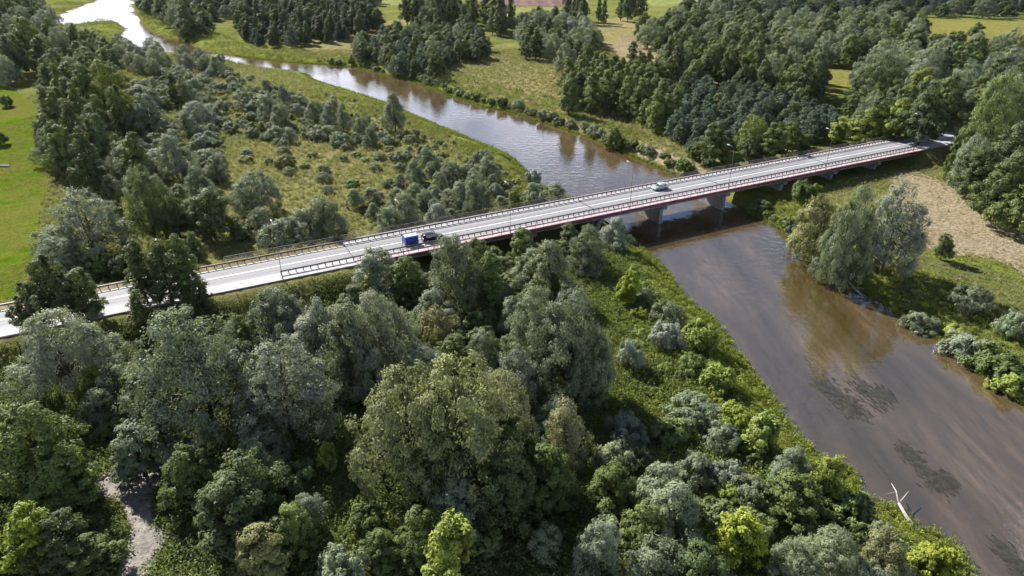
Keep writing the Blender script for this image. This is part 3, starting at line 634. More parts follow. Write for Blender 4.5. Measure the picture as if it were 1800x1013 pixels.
# listed plants: (px x, px top y, height, width, kind, material, label)
LISTED = [
 # near thicket, lower left
 (85,548,13.3,12.3,'willow','silver_leaf','broad grey willow just below the road at the far left edge'),
 (320,545,18.1,16.7,'willow',None,'tallest grey-green willow left of centre, shading the path junction'),
 (480,598,14.2,13.2,'willow','silver_leaf','wide pale willow right of the tallest grey willow, lower left'),
 (238,452,11.5,6,'tall',None,'dark narrow tree, left one of the clump covering the road'),
 (284,458,11,6,'tall',None,'dark narrow tree, middle one of the clump covering the road'),
 (316,446,11.5,6,'tall','green_leaf','dark green tree, right one of the clump covering the road'),
 (338,500,8,6,'broad','dark_leaf','low dark tree leaning over the road behind the tallest willow'),
 (238,522,7.6,4.4,'tall','green_leaf','dark tree standing in front of the roadside clump'),
 (75,463,12,8,'broad','dark_leaf','dark rounded tree at the roadside near the mown strip'),
 (132,486,9,7,'broad','green_leaf','green tree right of the dark rounded roadside tree'),
 (40,505,8.5,5.3,'broad','dark_leaf','dark low tree over the road at the left edge'),
 (148,645,6.6,4.4,'young','lime_leaf','small lime tree under the broad grey willow at far left'),
 (222,655,7.6,5.3,'young','green_leaf','green sapling cluster left of the tallest willow'),
 (35,712,12.3,9.7,'broad','green_leaf','layered green tree at the left edge above the path'),
 (92,782,8.5,7,'broad','green_leaf','layered green tree beside the path bend'),
 (120,850,4.5,4,'broad','green_leaf','small green tree overhanging the path junction'),
 (25,885,8.5,7,'young','lime_leaf','bright lime tree in the lower left corner'),
 (95,905,6.6,6.2,'broad','dark_leaf','dark bush-like tree between the lime tree and the path'),
 (140,945,4.5,5,'broad','green_leaf','rounded green tree on the left of the path near the bottom'),
 (228,747,7.6,7,'broad','willow_leaf','grey-green spreading tree behind the path junction'),
 (392,842,9.5,8.4,'broad','dark_leaf','dark spreading tree in deep shade right of the path'),
 (420,800,9.5,7.9,'broad','dark_leaf','dark tree in shade below the tallest willow'),
 (448,928,7.1,6.6,'broad','olive_leaf','round soft green tree near the bottom, right of the path'),
 (505,890,6.6,5.3,'broad','green_leaf','leafy green tree behind the round soft green one'),
 (590,968,5.5,6,'shrub',None,'blue-grey shrub at the bottom left of the bright lime tree'),
 (570,775,5,3,'young','lime_leaf','tiny lime sapling left of the great olive willow'),
 (640,880,5,5,'bush','bramble_leaf','leafy bush in the sunny lane left of the great olive willow'),
 (790,905,9,7.9,'young','lime_leaf','bright lime tree at the bottom centre'),
 (708,640,17,13,'willow','olive_leaf','great olive-yellow willow at centre, left half'),
 (800,622,18.5,14,'willow','olive_leaf','great olive-yellow willow at centre, tallest middle crown'),
 (888,660,13,9,'willow','olive_leaf','olive-yellow willow, right end of the central group'),
 (908,733,10.4,6.2,'broad','green_leaf','green tree in front of the olive willow group, left one'),
 (958,788,8.5,7,'broad','green_leaf','green tree in front of the olive willow group, right one'),
 (890,800,10.4,7.9,'broad','dark_leaf','dark tree in the shade in front of the olive willows'),
 (995,708,9,5.3,'plume','olive_leaf','pointed grey-olive willow right of the olive willow group'),
 (1105,728,4.6,6,'shrub','silver_leaf','round spiky silver shrub on the herb bank beside the pointed willow'),
 (955,508,16.1,10.6,'willow','willow_leaf','tall green-grey willow at centre, left plume'),
 (1012,512,17.1,11.4,'willow','willow_leaf','tall green-grey willow at centre, right plume'),
 (1045,575,12.3,7.9,'willow','willow_leaf','lower green-grey willow beside the herb bank'),
 (905,612,10.4,6.2,'plume',None,'silver willow between the tall central willow and the olive group'),
 (660,508,15.2,10.6,'willow','silver_leaf','dense silver-blue willow left of centre'),
 (560,525,13.3,6.2,'plume',None,'upright silver willow left of the silver-blue one, back'),
 (600,548,14.2,7,'plume','willow_leaf','upright grey willow beside the silver-blue one'),
 (640,600,10.4,5.3,'plume','willow_leaf','narrow grey willow at the foot of the silver-blue one'),
 (465,512,9.5,7,'plume',None,'pale silver willow on the embankment foot'),
 (505,520,9.5,6.2,'plume',None,'second pale silver willow on the embankment foot'),
 (540,560,10.4,7,'plume','silver_leaf','silver willow in front of the embankment pair'),
 (412,553,6,4.5,'broad','green_leaf','small dark green tree on the embankment left of the silver willows'),
 (801,413,14,8.5,'plume','willow_leaf','tall dark grey willow right below the black car'),
 (860,443,12,6,'tall','green_leaf','pointed yellow-green tree right of the tall dark grey willow'),
 (838,420,11,7,'broad','dark_leaf','dark tree between the grey willow and the bridge'),
 (712,452,9.5,7.5,'broad','green_leaf','round bright green tree below the trailer'),
 (655,433,10,7.5,'plume',None,'silver willow against the bridge left of the trailer'),
 (648,482,6,5,'young','lime_leaf','small lime bush in front of the silver bridge willow'),
 (968,428,11,8,'plume','willow_leaf','grey willow below the bridge, left of the pier'),
 (938,440,8,7,'plume','willow_leaf','softer grey willow left of the pier, lower one'),
 (1036,398,10,8,'willow','willow_leaf','round grey willow at the left bridge pier'),
 (1002,394,9,5.5,'tall','dark_leaf','dark tree behind the round pier willow'),
 (1086,384,7,5.5,'plume',None,'pale willow right in front of the left river pier'),
 (1036,457,4,5,'shrub',None,'small grey shrub on the herb bank below the pier willow'),
 (905,520,7.6,6.2,'plume','willow_leaf','grey willow left of the tall central willow'),
 (760,540,8.5,7,'plume','olive_leaf','olive-grey willow in the middle of the thicket'),
 (740,605,8.5,7,'willow','silver_leaf','low silver willow in front of the silver-blue one'),
 (800,590,7.6,7,'broad','green_leaf','dark green spreading tree behind the olive willows'),
 (850,580,7.6,6.2,'willow','willow_leaf','soft grey willow behind the olive group'),
 (1112,462,8.5,6,'young','lime_leaf','bright lime tree standing alone on the herb bank'),
 (1135,517,3.2,4.5,'shrub','bramble_leaf','green shrub just below the lone lime tree'),
 (1176,530,4.6,6,'shrub',None,'grey shrub at the water edge, upper of two'),
 (1176,568,5,6,'shrub','silver_leaf','grey shrub at the water edge, lower of two'),
 (1110,596,5.5,4.2,'shrub','silver_leaf','upright silver shrub standing alone on the herb bank'),
 (1220,620,4,4.5,'shrub','bramble_leaf','dark small shrub near the river below the grey pair'),
 (1238,562,5,6,'bush','lime_leaf','lime green bush on the river edge'),
 (1265,640,4.5,5,'bush','lime_leaf','lime green bush further down the river edge'),
 (1230,698,4,8.5,'shrub',None,'wide grey shrub mass between herbs and river'),
 (1350,722,6.6,6.2,'young','lime_leaf','lime tree at the water edge beside the wide grey shrub'),
 (1306,715,5,6,'bush','lime_leaf','low lime bush left of the water edge lime tree'),
 (1290,812,4,5,'shrub','silver_leaf','silver shrub below the wide grey shrub mass'),
 (1330,842,4.4,5,'shrub',None,'dark grey shrub right of the silver shrub'),
 (1195,855,7.5,5.5,'plume','willow_leaf','grey-green willow low on the near bank'),
 (1170,815,6,6,'shrub',None,'grey shrub behind the low near willow'),
 (1310,895,7.6,6.2,'young','lime_leaf','yellow-lime tree on the near bank at lower right'),
 (1466,802,6.5,5,'young','lime_leaf','lime tree leaning over the water'),
 (1410,838,6,7,'broad','green_leaf','green tree left of the leaning lime tree'),
 (1478,938,6.5,6,'willow','willow_leaf','grey willow at the bottom right of the near bank'),
 (1565,935,6.5,5,'plume','olive_leaf','buff-tipped willow below the dead branch'),
 (1400,955,5.5,5.5,'willow','willow_leaf','grey-green willow left of the bottom right grey willow'),
 (1650,962,4,5,'bush','lime_leaf','lime bush at the bottom right water edge'),
 (1052,925,7.1,4.4,'plume',None,'blue-grey pointed willow at the bottom'),
 (1135,890,6.6,5.3,'broad','green_leaf','green tree behind the blue-grey pointed willow'),
 (1080,820,6.6,6.2,'broad','green_leaf','green tree between the olive group and the near shrubs'),
 (1160,950,6,6,'plume','willow_leaf','grey willow at the bottom right of the blue-grey one'),
 (1235,960,6.5,6,'broad','dark_leaf','dark tree at the bottom beside the yellow-lime one'),
 # right bank below the bridge
 (1522,294,22,9,'willow','willow_leaf','tallest willow of the right bank cluster, back'),
 (1592,318,19,11,'willow','silver_leaf','wide grey willow leaning right in the right bank cluster'),
 (1446,342,15,9,'plume','olive_leaf','paler yellowish willow on the left of the right bank cluster'),
 (1478,400,10,7,'willow','willow_leaf','lower willow at the front of the right bank cluster'),
 (1668,410,6,4.5,'young','green_leaf','small thin tree alone at the edge of the stubble'),
 (1716,500,5,6.5,'shrub','shrub_leaf','round shrub alone on the right pasture'),
 (1722,562,4.6,9.5,'shrub','silver_leaf','wide silver shrub on the right bank edge'),
 (1635,522,4.2,7,'shrub','shrub_leaf','dark shrub in the shadow of the right bank cluster'),
 (1770,600,5.5,8,'bush','green_leaf','green bush at the lower right bank edge'),
 (1795,545,5,5,'shrub',None,'grey shrub at the right frame edge'),
 (1790,650,4,6,'bush','lime_leaf','bright bush at the lower right water edge'),
 (1415,310,7,6,'bush','green_leaf','green bush under the right half of the bridge'),
 (1435,322,5,5,'young','lime_leaf','lime sapling beside the bush under the bridge'),
 # right grove
 (1722,238,15,10,'willow','willow_leaf','dense grey tree in front of the right road end'),
 (1775,285,14,10,'broad','green_leaf','round green tree at the right edge by the stubble'),
 (1775,128,26,15,'willow','green_leaf','very tall green tree at the right frame edge'),
 (1738,258,14,11,'broad','dark_leaf','dark tree behind the round green tree by the stubble'),
 (1822,322,12,11,'broad','green_leaf','green tree at the right edge below the round green one'),
 (1802,268,16,12,'broad','dark_leaf','tall dark tree at the right edge behind the round green one'),
 (1702,282,8,6,'willow','willow_leaf','small grey tree at the left foot of the right grove'),
 (1688,238,13,4,'tall','green_leaf','narrow yellow-green tree at the right road end'),
 (1800,215,18,12,'broad','dark_leaf','dark tree at the right frame edge above the stubble'),
 (1535,190,12,13,'broad','lime_leaf','bright lime tree behind the right end of the bridge'),
 (1585,195,12,10,'broad','lime_leaf','lime-tipped tree overhanging the shaded road'),
 (1480,205,9,8,'young','lime_leaf','lime young tree behind the bridge lamp'),
 (1640,160,16,14,'broad','dark_leaf','big dark tree over the shaded road'),
 (1560,95,20,19,'willow','dark_leaf','huge dark round tree in the middle of the right woods'),
 (1720,40,10,10,'broad','dark_leaf','lone round dark tree on the olive yellow field'),
 (1630,120,15,13,'broad','lime_leaf','yellowish tree right of the huge dark round one'),
 (1330,200,13,11,'willow','green_leaf','yellowish green tree behind the bridge at centre right'),
 (1260,215,12,9,'broad','dark_leaf','dark tree behind the bridge, left one'),
 (1370,215,12,9,'broad','green_leaf','green tree behind the bridge, right one'),
 (1228,245,6,6,'bush','green_leaf','green bush beside the road at the far bank'),
 (1080,222,8,7,'broad','green_leaf','single green tree over the track on the far bank'),
 # left of the river, above the road
 (130,335,15,16,'willow','willow_leaf','great grey-green willow beside the mown strip'),
 (90,420,9,10,'willow','silver_leaf','silver willow in front of the great one by the mown strip'),
 (240,292,17,10,'willow','dark_leaf','tall dark willow at left above the road'),
 (445,297,11,12,'willow','silver_leaf','silver domed willow on the meadow'),
 (360,333,11,11,'broad','dark_leaf','dark round tree at the meadow edge, right of the tall dark willow'),
 (300,345,10,7,'broad','dark_leaf','dark tree left of the dark round meadow tree'),
 (292,345,9,5,'young','lime_leaf','lime topped tree among the dark meadow trees'),
 (565,345,11,9,'plume','willow_leaf','grey-green willow on the meadow above the road'),
 (540,368,8,7,'plume','willow_leaf','smaller willow left of the grey-green meadow one'),
 (490,386,6.5,9,'shrub',None,'big grey shrub at the road guardrail'),
 (337,410,6.5,4,'tall','green_leaf','single small dark tree on the grass beside the road'),
 (165,435,6,7,'bush','bramble_leaf','bramble clump behind the roadside tree'),
 (210,440,6,6,'bush','dark_leaf','dark bush on the far verge'),
 (715,342,9,7,'plume','willow_leaf','silver willow shading the bridge beside the trailer'),
 (685,365,7,6,'plume','willow_leaf','lower silver willow left of the one shading the bridge'),
 (768,360,6,6,'plume',None,'small pale willow behind the bridge rail'),
 (835,312,10,7,'plume','willow_leaf','dark grey willow near the upper bank behind the bridge'),
 (810,322,7,6,'plume','silver_leaf','small silver willow left of the dark grey bank willow'),
 (690,165,13,8,'plume','willow_leaf','thin airy tree on the upper river bank'),
 (340,177,9,12,'willow','silver_leaf','grey dome willow in the scrub'),
 (298,128,14,6,'tall','dark_leaf','dark column tree in the scrub'),
 (318,138,11,7,'plume','willow_leaf','grey willow right of the dark column tree'),
 (470,168,9,8,'plume','willow_leaf','grey-green willow in the middle of the scrub'),
 (495,148,9,5,'plume',None,'pale willow behind the middle scrub willow'),
 (600,182,10,4.5,'plume','willow_leaf','slim dark willow at the right side of the scrub'),
 (575,185,8,5,'plume','willow_leaf','slim willow beside the slim dark one'),
 (550,175,8,6,'plume','willow_leaf','rounded willow left of the slim pair'),
 (630,208,7,4,'plume','willow_leaf','small slim willow right of the slim pair'),
 (650,222,6,4,'plume','willow_leaf','small willow nearest the upper bank path'),
 (425,155,8,8,'plume','willow_leaf','paired willow left of the middle scrub willow'),
 (653,330,4,6,'shrub',None,'grey shrub on the meadow behind the bridge'),
 (500,270,4,6,'shrub','bramble_leaf','dark green shrub in the middle of the meadow'),
 (742,255,6,5,'shrub',None,'upright grey shrub on the meadow near the upper bank'),
 (700,265,4,6,'shrub',None,'broad grey shrub on the meadow near the upper bank'),
 (850,262,4.5,5,'shrub',None,'grey shrub right at the upper bank edge'),
 (940,335,5,5,'shrub','willow_leaf','grey shrub between bridge and upper bank'),
 (905,330,6,4,'young','lime_leaf','lime sapling behind the bridge rail'),
 (980,325,6,6,'plume','willow_leaf','grey willow at the water edge behind the bridge'),
 # left belt
 (172,108,21,14,'broad','lime_leaf','tall yellow-green tree in the left belt'),
 (140,112,20,11,'broad','green_leaf','tall green tree left of the yellow-green one'),
 (200,150,17,10,'broad','green_leaf','green tree right below the yellow-green one'),
 (118,180,19,8,'tall',None,'dark tall tree at the edge of the mown strip, back'),
 (135,225,16,8,'tall','dark_leaf','dark tall tree at the edge of the mown strip, front'),
 (160,200,15,9,'broad','dark_leaf','dark broad tree in the left belt'),
 (230,235,13,9,'tall','green_leaf','yellow-green pointed tree in the left belt'),
 (210,245,11,9,'plume','willow_leaf','grey pointed tree in the left belt'),
 (295,240,12,9,'plume','willow_leaf','dark grey round willow in the scrub'),
 (250,165,14,11,'broad','willow_leaf','grey tree right of the yellow-green belt tree'),
 (35,30,25,18,'broad','green_leaf','huge tree at the upper left edge'),
 (12,60,20,14,'broad','dark_leaf','dark tree at the upper left frame edge'),
 (62,65,18,10,'tall','dark_leaf','dark tree right of the huge upper left one'),
 (95,45,18,12,'willow','willow_leaf','grey tree before the upper left river bend'),
 (75,115,14,8,'tall','dark_leaf','dark pointed tree above the mown strip, left'),
 (92,135,10,7,'tall','dark_leaf','dark pointed tree above the mown strip, right'),
 (-6,228,5,5,'bush','dark_leaf','dark bush at the left edge of the mown strip'),
 (5,165,5,5,'bush','green_leaf','small bush at the top of the mown strip'),
]
LPOS = []; USED = set()
for (x, yt, h, w, k, mt, lab) in LISTED:
    p = top(x, yt, h); LPOS.append((p[0], p[1], lab)); plant(k, mt, p[0], p[1], h, w, lab)
for k, (s_, n_, h_, w_) in enumerate(((106, 13, 15, 11), (116, 12, 17, 12), (127, 13, 18, 13), (139, 12, 18, 13), (121, -13, 13, 9), (134, -14, 16, 12))):
    x_, y_ = rp(s_, n_); plant('broad', 'dark_leaf', x_, y_, h_, w_, 'dark tree shading the road, '+('first', 'second', 'third', 'fourth', 'first', 'second')[k]+' past the bridge on its '+('far' if n_ > 0 else 'near')+' side')
# filled zones
KEEPOUT = [np.array([G(*q, 2) for q in Z]) for Z in ([(60,800),(165,780),(300,820),(350,900),(350,1100),(180,1100),(215,960),(200,900),(150,890)], [(560,800),(660,780),(680,880),(640,980),(700,1060),(560,1060),(540,900)])]
def far_enough(x, y, w, f):
    if not PLANTS: return True
    A = np.array(PLANTS); return bool((np.hypot(A[:, 0]-x, A[:, 1]-y) > f*(A[:, 2]+w)).all())
def relabel(adj, where, x, y):
    near = sorted(LPOS, key=lambda q: (q[0]-x)**2+(q[1]-y)**2)[:10]
    for (lx, ly, lab) in near:
        dx, dy = x-lx, y-ly
        if math.hypot(dx, dy) > 45: break
        rel = ('right of' if dx > 0 else 'left of') if abs(dx) > abs(dy) else ('behind' if dy > 0 else 'in front of')
        t = adj+' '+rel+' the '+lab.split(',')[0]
        if t not in USED and len(t.split()) <= 16: USED.add(t); return t
    return adj+' '+where
def fill(poly, step, mix, where, f=.28, z=2.2, hs=(.68, 1.28), sd_min=1.0, limit=999, stuff=False):
    P = spline([G(*q, z) for q in poly], 4); lo, hi = P.min(0), P.max(0); pts = []
    for i, gx in enumerate(np.arange(lo[0], hi[0], step)):
        for gy in np.arange(lo[1], hi[1], step): pts.append((gx+random.uniform(-.45, .45)*step, gy+random.uniform(-.45, .45)*step))
    A = np.array(pts); ok = inside(P, A[:, 0], A[:, 1]); A = A[ok]
    if len(A) == 0: return
    sd = river_sd(A[:, 0], A[:, 1]); n = (A-RM)@RN; sr = (A-RM)@RU; A = A[(sd > sd_min) & (np.abs(n) > 9.5) & ~((sr < BS0+6) & (n < 0) & (n > -21))]
    for kz in KEEPOUT: A = A[~inside(kz, A[:, 0], A[:, 1])]
    L = list(zip(A[:, 0], A[:, 1], height(A[:, 0], A[:, 1]))); random.shuffle(L); c = 0; k0 = dict(CNT)
    wts = [m[0] for m in mix]; qx = np.quantile(A[:, 0]/A[:, 1], (.333, .667)) if len(A) else 0; qy = np.quantile(A[:, 1], (.333, .667)) if len(A) else 0
    for (x, y, zz) in L:
        if c >= limit: break
        _, k, mt, h, w, adj = random.choices(mix, wts)[0]
        q = random.uniform(*hs); h2, w2 = h*q, w*q*random.uniform(.9, 1.1)
        if not far_enough(x, y, w2, f): continue
        c += 1
        if stuff: WOOD.append((where, k, mt, x, y, zz, h2, w2)); PLANTS.append((x, y, w2))
        else:
            a3 = ('left', 'middle', 'right')[int(np.searchsorted(qx, x/y))]; b3 = ('front', 'centre', 'back')[int(np.searchsorted(qy, y))]
            lab = relabel(adj, where, x, y)
            if lab == adj+' '+where: lab = ('low ' if q < .85 else 'high ' if q > 1.1 else 'medium ')+lab+', '+b3+' '+a3+' part'
            if len(lab.split()) > 16: lab = adj+' '+where
            plant(k, mt, x, y, h2, w2, lab, adj+' '+where, zz)
    print('FILL', where, 'stuff' if stuff else '', c, {k: v-k0.get(k, 0) for k, v in CNT.items() if v != k0.get(k, 0)})
TH = [(4,'plume','willow_leaf',6,5,'young grey willow'),(3,'bush','bramble_leaf',3.4,4.6,'low bramble bush'),(2,'broad','green_leaf',6.5,5.5,'small green tree'),(2,'shrub',None,3.6,4.6,'grey willow shrub'),(1,'broad','dark_leaf',6.5,6,'small dark tree')]
fill([(20,640),(140,600),(260,610),(420,560),(640,500),(900,450),(1080,420),(1070,450),(1010,520),(1010,700),(980,860),(940,1020),(300,1020),(300,860),(270,800),(100,740)], 4.2, TH, 'filling the thicket between the road and the lower edge', .33)
fill([(0,760),(150,790),(170,850),(60,900),(190,920),(200,1030),(-60,1030),(-60,800)], 4, [(2,'broad','green_leaf',6,5,'small green tree'),(2,'bush','bramble_leaf',3,4,'low bramble bush'),(1,'young','lime_leaf',5,4,'lime sapling')], 'left of the worn path', .26)
fill([(1100,780),(1280,760),(1400,830),(1500,900),(1620,985),(1640,1040),(1000,1040),(1040,900)], 6, [(3,'shrub',None,3.6,4.4,'grey shrub'),(3,'bush','bramble_leaf',3,4,'green bush'),(2,'plume','willow_leaf',5,4,'small grey willow'),(1,'bush','lime_leaf',3,3.6,'lime bush')], 'crowding the near bank at the lower right', .27)
fill([(1110,480),(1200,560),(1270,650),(1340,740),(1420,830),(1300,800),(1180,700),(1090,640),(1080,540)], 5.5, [(3,'bush','herb_leaf',1.8,3.4,'low herb bush'),(2,'shrub',None,2.2,3,'small grey shrub'),(2,'bush','lime_leaf',2.2,3.2,'small lime bush')], 'on the sunny herb bank beside the river', .34)
# scrub and meadow north of the road
fill([(215,180),(330,115),(450,150),(560,190),(660,235),(690,262),(600,262),(470,250),(400,245),(380,330),(330,330),(230,300)], 4.4, [(6,'shrub','shrub_leaf',3.2,5,'grey scrub willow'),(3,'shrub','silver_leaf',3,4.4,'silver scrub willow'),(1,'plume','willow_leaf',6,4.5,'young grey willow'),(1,'bush','bramble_leaf',3,4.4,'green scrub bush')], 'in the grey scrub left of the upper river', .25, hs=(.5, 1.55), limit=190)
fill([(180,300),(300,320),(420,330),(420,390),(470,420),(240,440),(120,470),(80,440),(200,380)], 6, [(3,'shrub','shrub_leaf',3.6,5,'grey shrub'),(2,'bush','bramble_leaf',3,4.5,'bramble bush'),(2,'plume','willow_leaf',7,5.5,'grey willow')], 'in the belt just above the left road approach', .3)
fill([(420,230),(700,230),(880,290),(960,345),(800,385),(640,420),(560,440),(540,330),(430,290)], 9, [(4,'shrub',None,2.2,3.6,'low grey shrub'),(3,'bush','herb_leaf',1.6,3.6,'low yellow-green bush'),(1,'plume','willow_leaf',5,4,'young willow')], 'dotted over the dry meadow', .5)
fill([(740,300),(880,300),(985,350),(880,375),(760,400),(660,420),(640,400)], 5.5, [(3,'plume','willow_leaf',5.5,4.5,'grey willow'),(2,'shrub','silver_leaf',3.5,4.4,'silver shrub'),(1,'young','lime_leaf',4.5,3.4,'lime sapling')], 'along the far rail of the bridge', .36)
fill([(85,90),(180,90),(205,140),(195,220),(165,310),(120,320),(90,270),(95,190)], 7.2, [(3,'broad','dark_leaf',12,8,'dark belt tree'),(2,'tall','green_leaf',13,6.5,'narrow belt tree'),(2,'willow','willow_leaf',11,10,'grey belt willow'),(1,'broad','green_leaf',12,8,'green belt tree')], 'in the tree belt beside the mown strip', .3)
fill([(110,60),(200,90),(330,105),(400,120),(330,150),(250,130),(140,100)], 8, [(4,'willow','willow_leaf',9,9,'grey willow'),(2,'plume',None,8,6,'silver willow'),(2,'shrub','shrub_leaf',4,6,'grey shrub')], 'below the upper left river bend', .34)
fill([(-30,20),(60,15),(100,40),(80,100),(40,150),(-30,130)], 13, [(3,'broad','dark_leaf',17,11,'dark tall tree'),(2,'willow','willow_leaf',14,13,'grey tall tree')], 'in the wood at the upper left corner', .36)
# upper left and centre woods
PW = [(2,'pine',None,12,7,'dark pine'),(3,'broad','dark_leaf',13,9,'dark round tree'),(1,'tall','dark_leaf',15,7,'dark narrow tree')]
fill([(430,40),(540,22),(640,18),(665,40),(655,66),(560,80),(480,84),(428,74)], 8, PW, 'in the dark block on the upper left far bank', .3, stuff=True)
fill([(245,12),(310,5),(370,14),(372,60),(330,68),(280,40)], 13, [(3,'broad','dark_leaf',16,12,'dark round tree'),(1,'willow','willow_leaf',14,12,'grey round tree')], 'on the far bank of the upper left bend', .34)
fill([(380,0),(640,-4),(660,12),(520,24),(400,36)], 16, [(3,'broad','dark_leaf',14,12,'dark tree'),(2,'willow','willow_leaf',13,13,'grey tree')], 'in the far wood at the top left', .36, stuff=True)
fill([(630,100),(700,70),(800,62),(850,80),(850,110),(800,118),(770,140),(700,138),(640,118)], 6.2, [(3,'pine',None,10,7,'dark pine'),(4,'broad','dark_leaf',11,8.5,'dark broad tree'),(1,'willow','willow_leaf',12,9,'grey tree')], 'in the dark block above the far bank', .3)
fill([(700,40),(760,30),(900,40),(905,66),(850,74),(740,62)], 15, [(4,'tall','dark_leaf',25,10,'tall dark poplar'),(1,'willow','willow_leaf',16,13,'grey willow')], 'in the row at the top centre', .36)
fill([(905,100),(930,60),(990,50),(1040,70),(1035,120),(985,135),(970,112),(930,112)], 9, [(3,'willow','willow_leaf',13,12,'grey willow'),(2,'tall','dark_leaf',14,8,'dark tree'),(1,'plume',None,12,8,'silver willow')], 'in the grove beside the far tan meadow', .36)
fill([(1000,36),(1060,40),(1120,34),(1120,44),(1050,50),(1004,46)], 15, [(1,'tall','dark_leaf',27,10,'tall dark poplar')], 'in the row at the top right of centre', .4)
fill([(900,34),(1000,38),(1000,50),(905,56)], 14, [(1,'willow','willow_leaf',8,10,'low grey willow')], 'behind the far groves', .36)
fill([(998,205),(1000,150),(1040,140),(1150,140),(1160,190),(1190,220),(1150,236),(1100,212),(1040,200)], 5.2, [(3,'tall','green_leaf',12,6.5,'narrow green tree'),(1,'tall','dark_leaf',13,6.5,'narrow dark tree'),(4,'broad','green_leaf',11,7,'broad green tree')], 'in the dense grove above the far bank track', .3)
fill([(1160,215),(1180,170),(1280,165),(1420,200),(1470,230),(1450,252),(1330,262),(1240,290),(1200,262)], 5.0, [(9,'pine',None,7.5,5.6,'blue-green young pine'),(1,'broad','green_leaf',8.5,7,'green tree')], 'in the plantation behind the bridge', .29, limit=190)
fill([(1150,150),(1160,110),(1260,100),(1380,130),(1440,150),(1440,190),(1400,195),(1270,160),(1180,165)], 7.0, [(1,'tall','dark_leaf',15,7,'dark narrow tree'),(2,'willow','willow_leaf',13,11,'grey tree'),(4,'broad','green_leaf',13,9,'green tree'),(3,'broad','dark_leaf',14,9,'dark tree'),(1,'pine',None,13,6,'pine')], 'in the mixed wood behind the plantation', .3)
fill([(1130,60),(1250,40),(1400,60),(1600,60),(1620,90),(1700,95),(1800,110),(1900,160),(1800,190),(1740,200),(1680,200),(1520,170),(1500,130),(1440,120),(1380,118),(1260,92),(1160,100)], 9.5, [(5,'willow','willow_leaf',14,13,'grey-green tree'),(3,'broad','dark_leaf',14,11,'dark tree'),(2,'broad','green_leaf',13,10,'green tree')], 'in the wide wood at the upper right', .33)
fill([(1180,30),(1340,8),(1500,4),(1900,0),(1980,34),(1800,36),(1600,34),(1590,54),(1400,48),(1250,40)], 17, [(4,'broad','dark_leaf',14,15,'dark tree'),(3,'willow','willow_leaf',14,16,'grey tree'),(3,'pine',None,15,8,'pine')], 'in the farthest wood at the top right', .36, limit=400, stuff=True)
fill([(1490,215),(1600,205),(1720,205),(1800,220),(1840,300),(1790,370),(1740,350),(1730,250),(1690,222),(1600,228),(1500,240)], 7, [(3,'broad','dark_leaf',13,9,'dark tree'),(2,'willow','willow_leaf',13,10,'grey tree'),(1,'broad','green_leaf',11,8,'green tree')], 'crowding the right end of the road', .33)
fill([(1220,300),(1260,285),(1330,270),(1440,250),(1440,262),(1330,285),(1250,306)], 6, [(2,'broad','dark_leaf',9,7,'dark tree'),(2,'bush','green_leaf',4,5,'green bush'),(1,'broad','green_leaf',9,7,'green tree')], 'pressed against the far side of the bridge', .33)
# bushes along the far bank
fb = [(560,116),(667,130),(734,149),(801,172),(852,189),(902,199),(952,216),(993,229),(1053,249),(1097,269),(1154,293),(1200,310)]
def bank_bushes(line, where, off, mix, gap):
    P = spline([G(*q) for q in line], 8, False)
    d = np.r_[0, np.cumsum(np.hypot(*np.diff(P, axis=0).T))]
    s = 0
    while s < d[-1]:
        x = np.interp(s, d, P[:, 0]); y = np.interp(s, d, P[:, 1]); s += gap*random.uniform(.5, 1.6)
        for _ in range(8):
            if float(river_sd(np.array([x]), np.array([y]))[0]) > off*random.uniform(.5, 1.4): break
            x += .5*off*.9; y += .5*off*.9
        _, k, mt, h, w, adj = random.choices(mix, [m[0] for m in mix])[0]; q = random.uniform(.7, 1.35)
        plant(k, mt, x, y, h*q, w*q, relabel(adj, where, x, y), adj+' '+where)
BB = [(4,'bush','bramble_leaf',2.6,4.2,'dark green bush'),(3,'shrub',None,3,4.2,'grey shrub'),(2,'bush','green_leaf',3.6,4.4,'green bush'),(1,'broad','dark_leaf',6,4.5,'small dark tree')]
bank_bushes(fb, 'lining the far bank above the bridge', 1.8, BB, 5.2)
bank_bushes([(1327,377),(1368,400),(1401,427),(1431,464)], 'on the right bank just below the bridge', 1.2, [(2,'bush','green_leaf',2.2,3.8,'green bush'),(1,'shrub',None,2,3,'grey shrub')], 4)
bank_bushes([(1586,555),(1653,598),(1737,642),(1800,700)], 'along the right bank at the right edge', 1.2, [(3,'bush','herb_leaf',1.8,3.4,'yellow-green bush'),(1,'bush','green_leaf',2,3.6,'green bush')], 3.5)

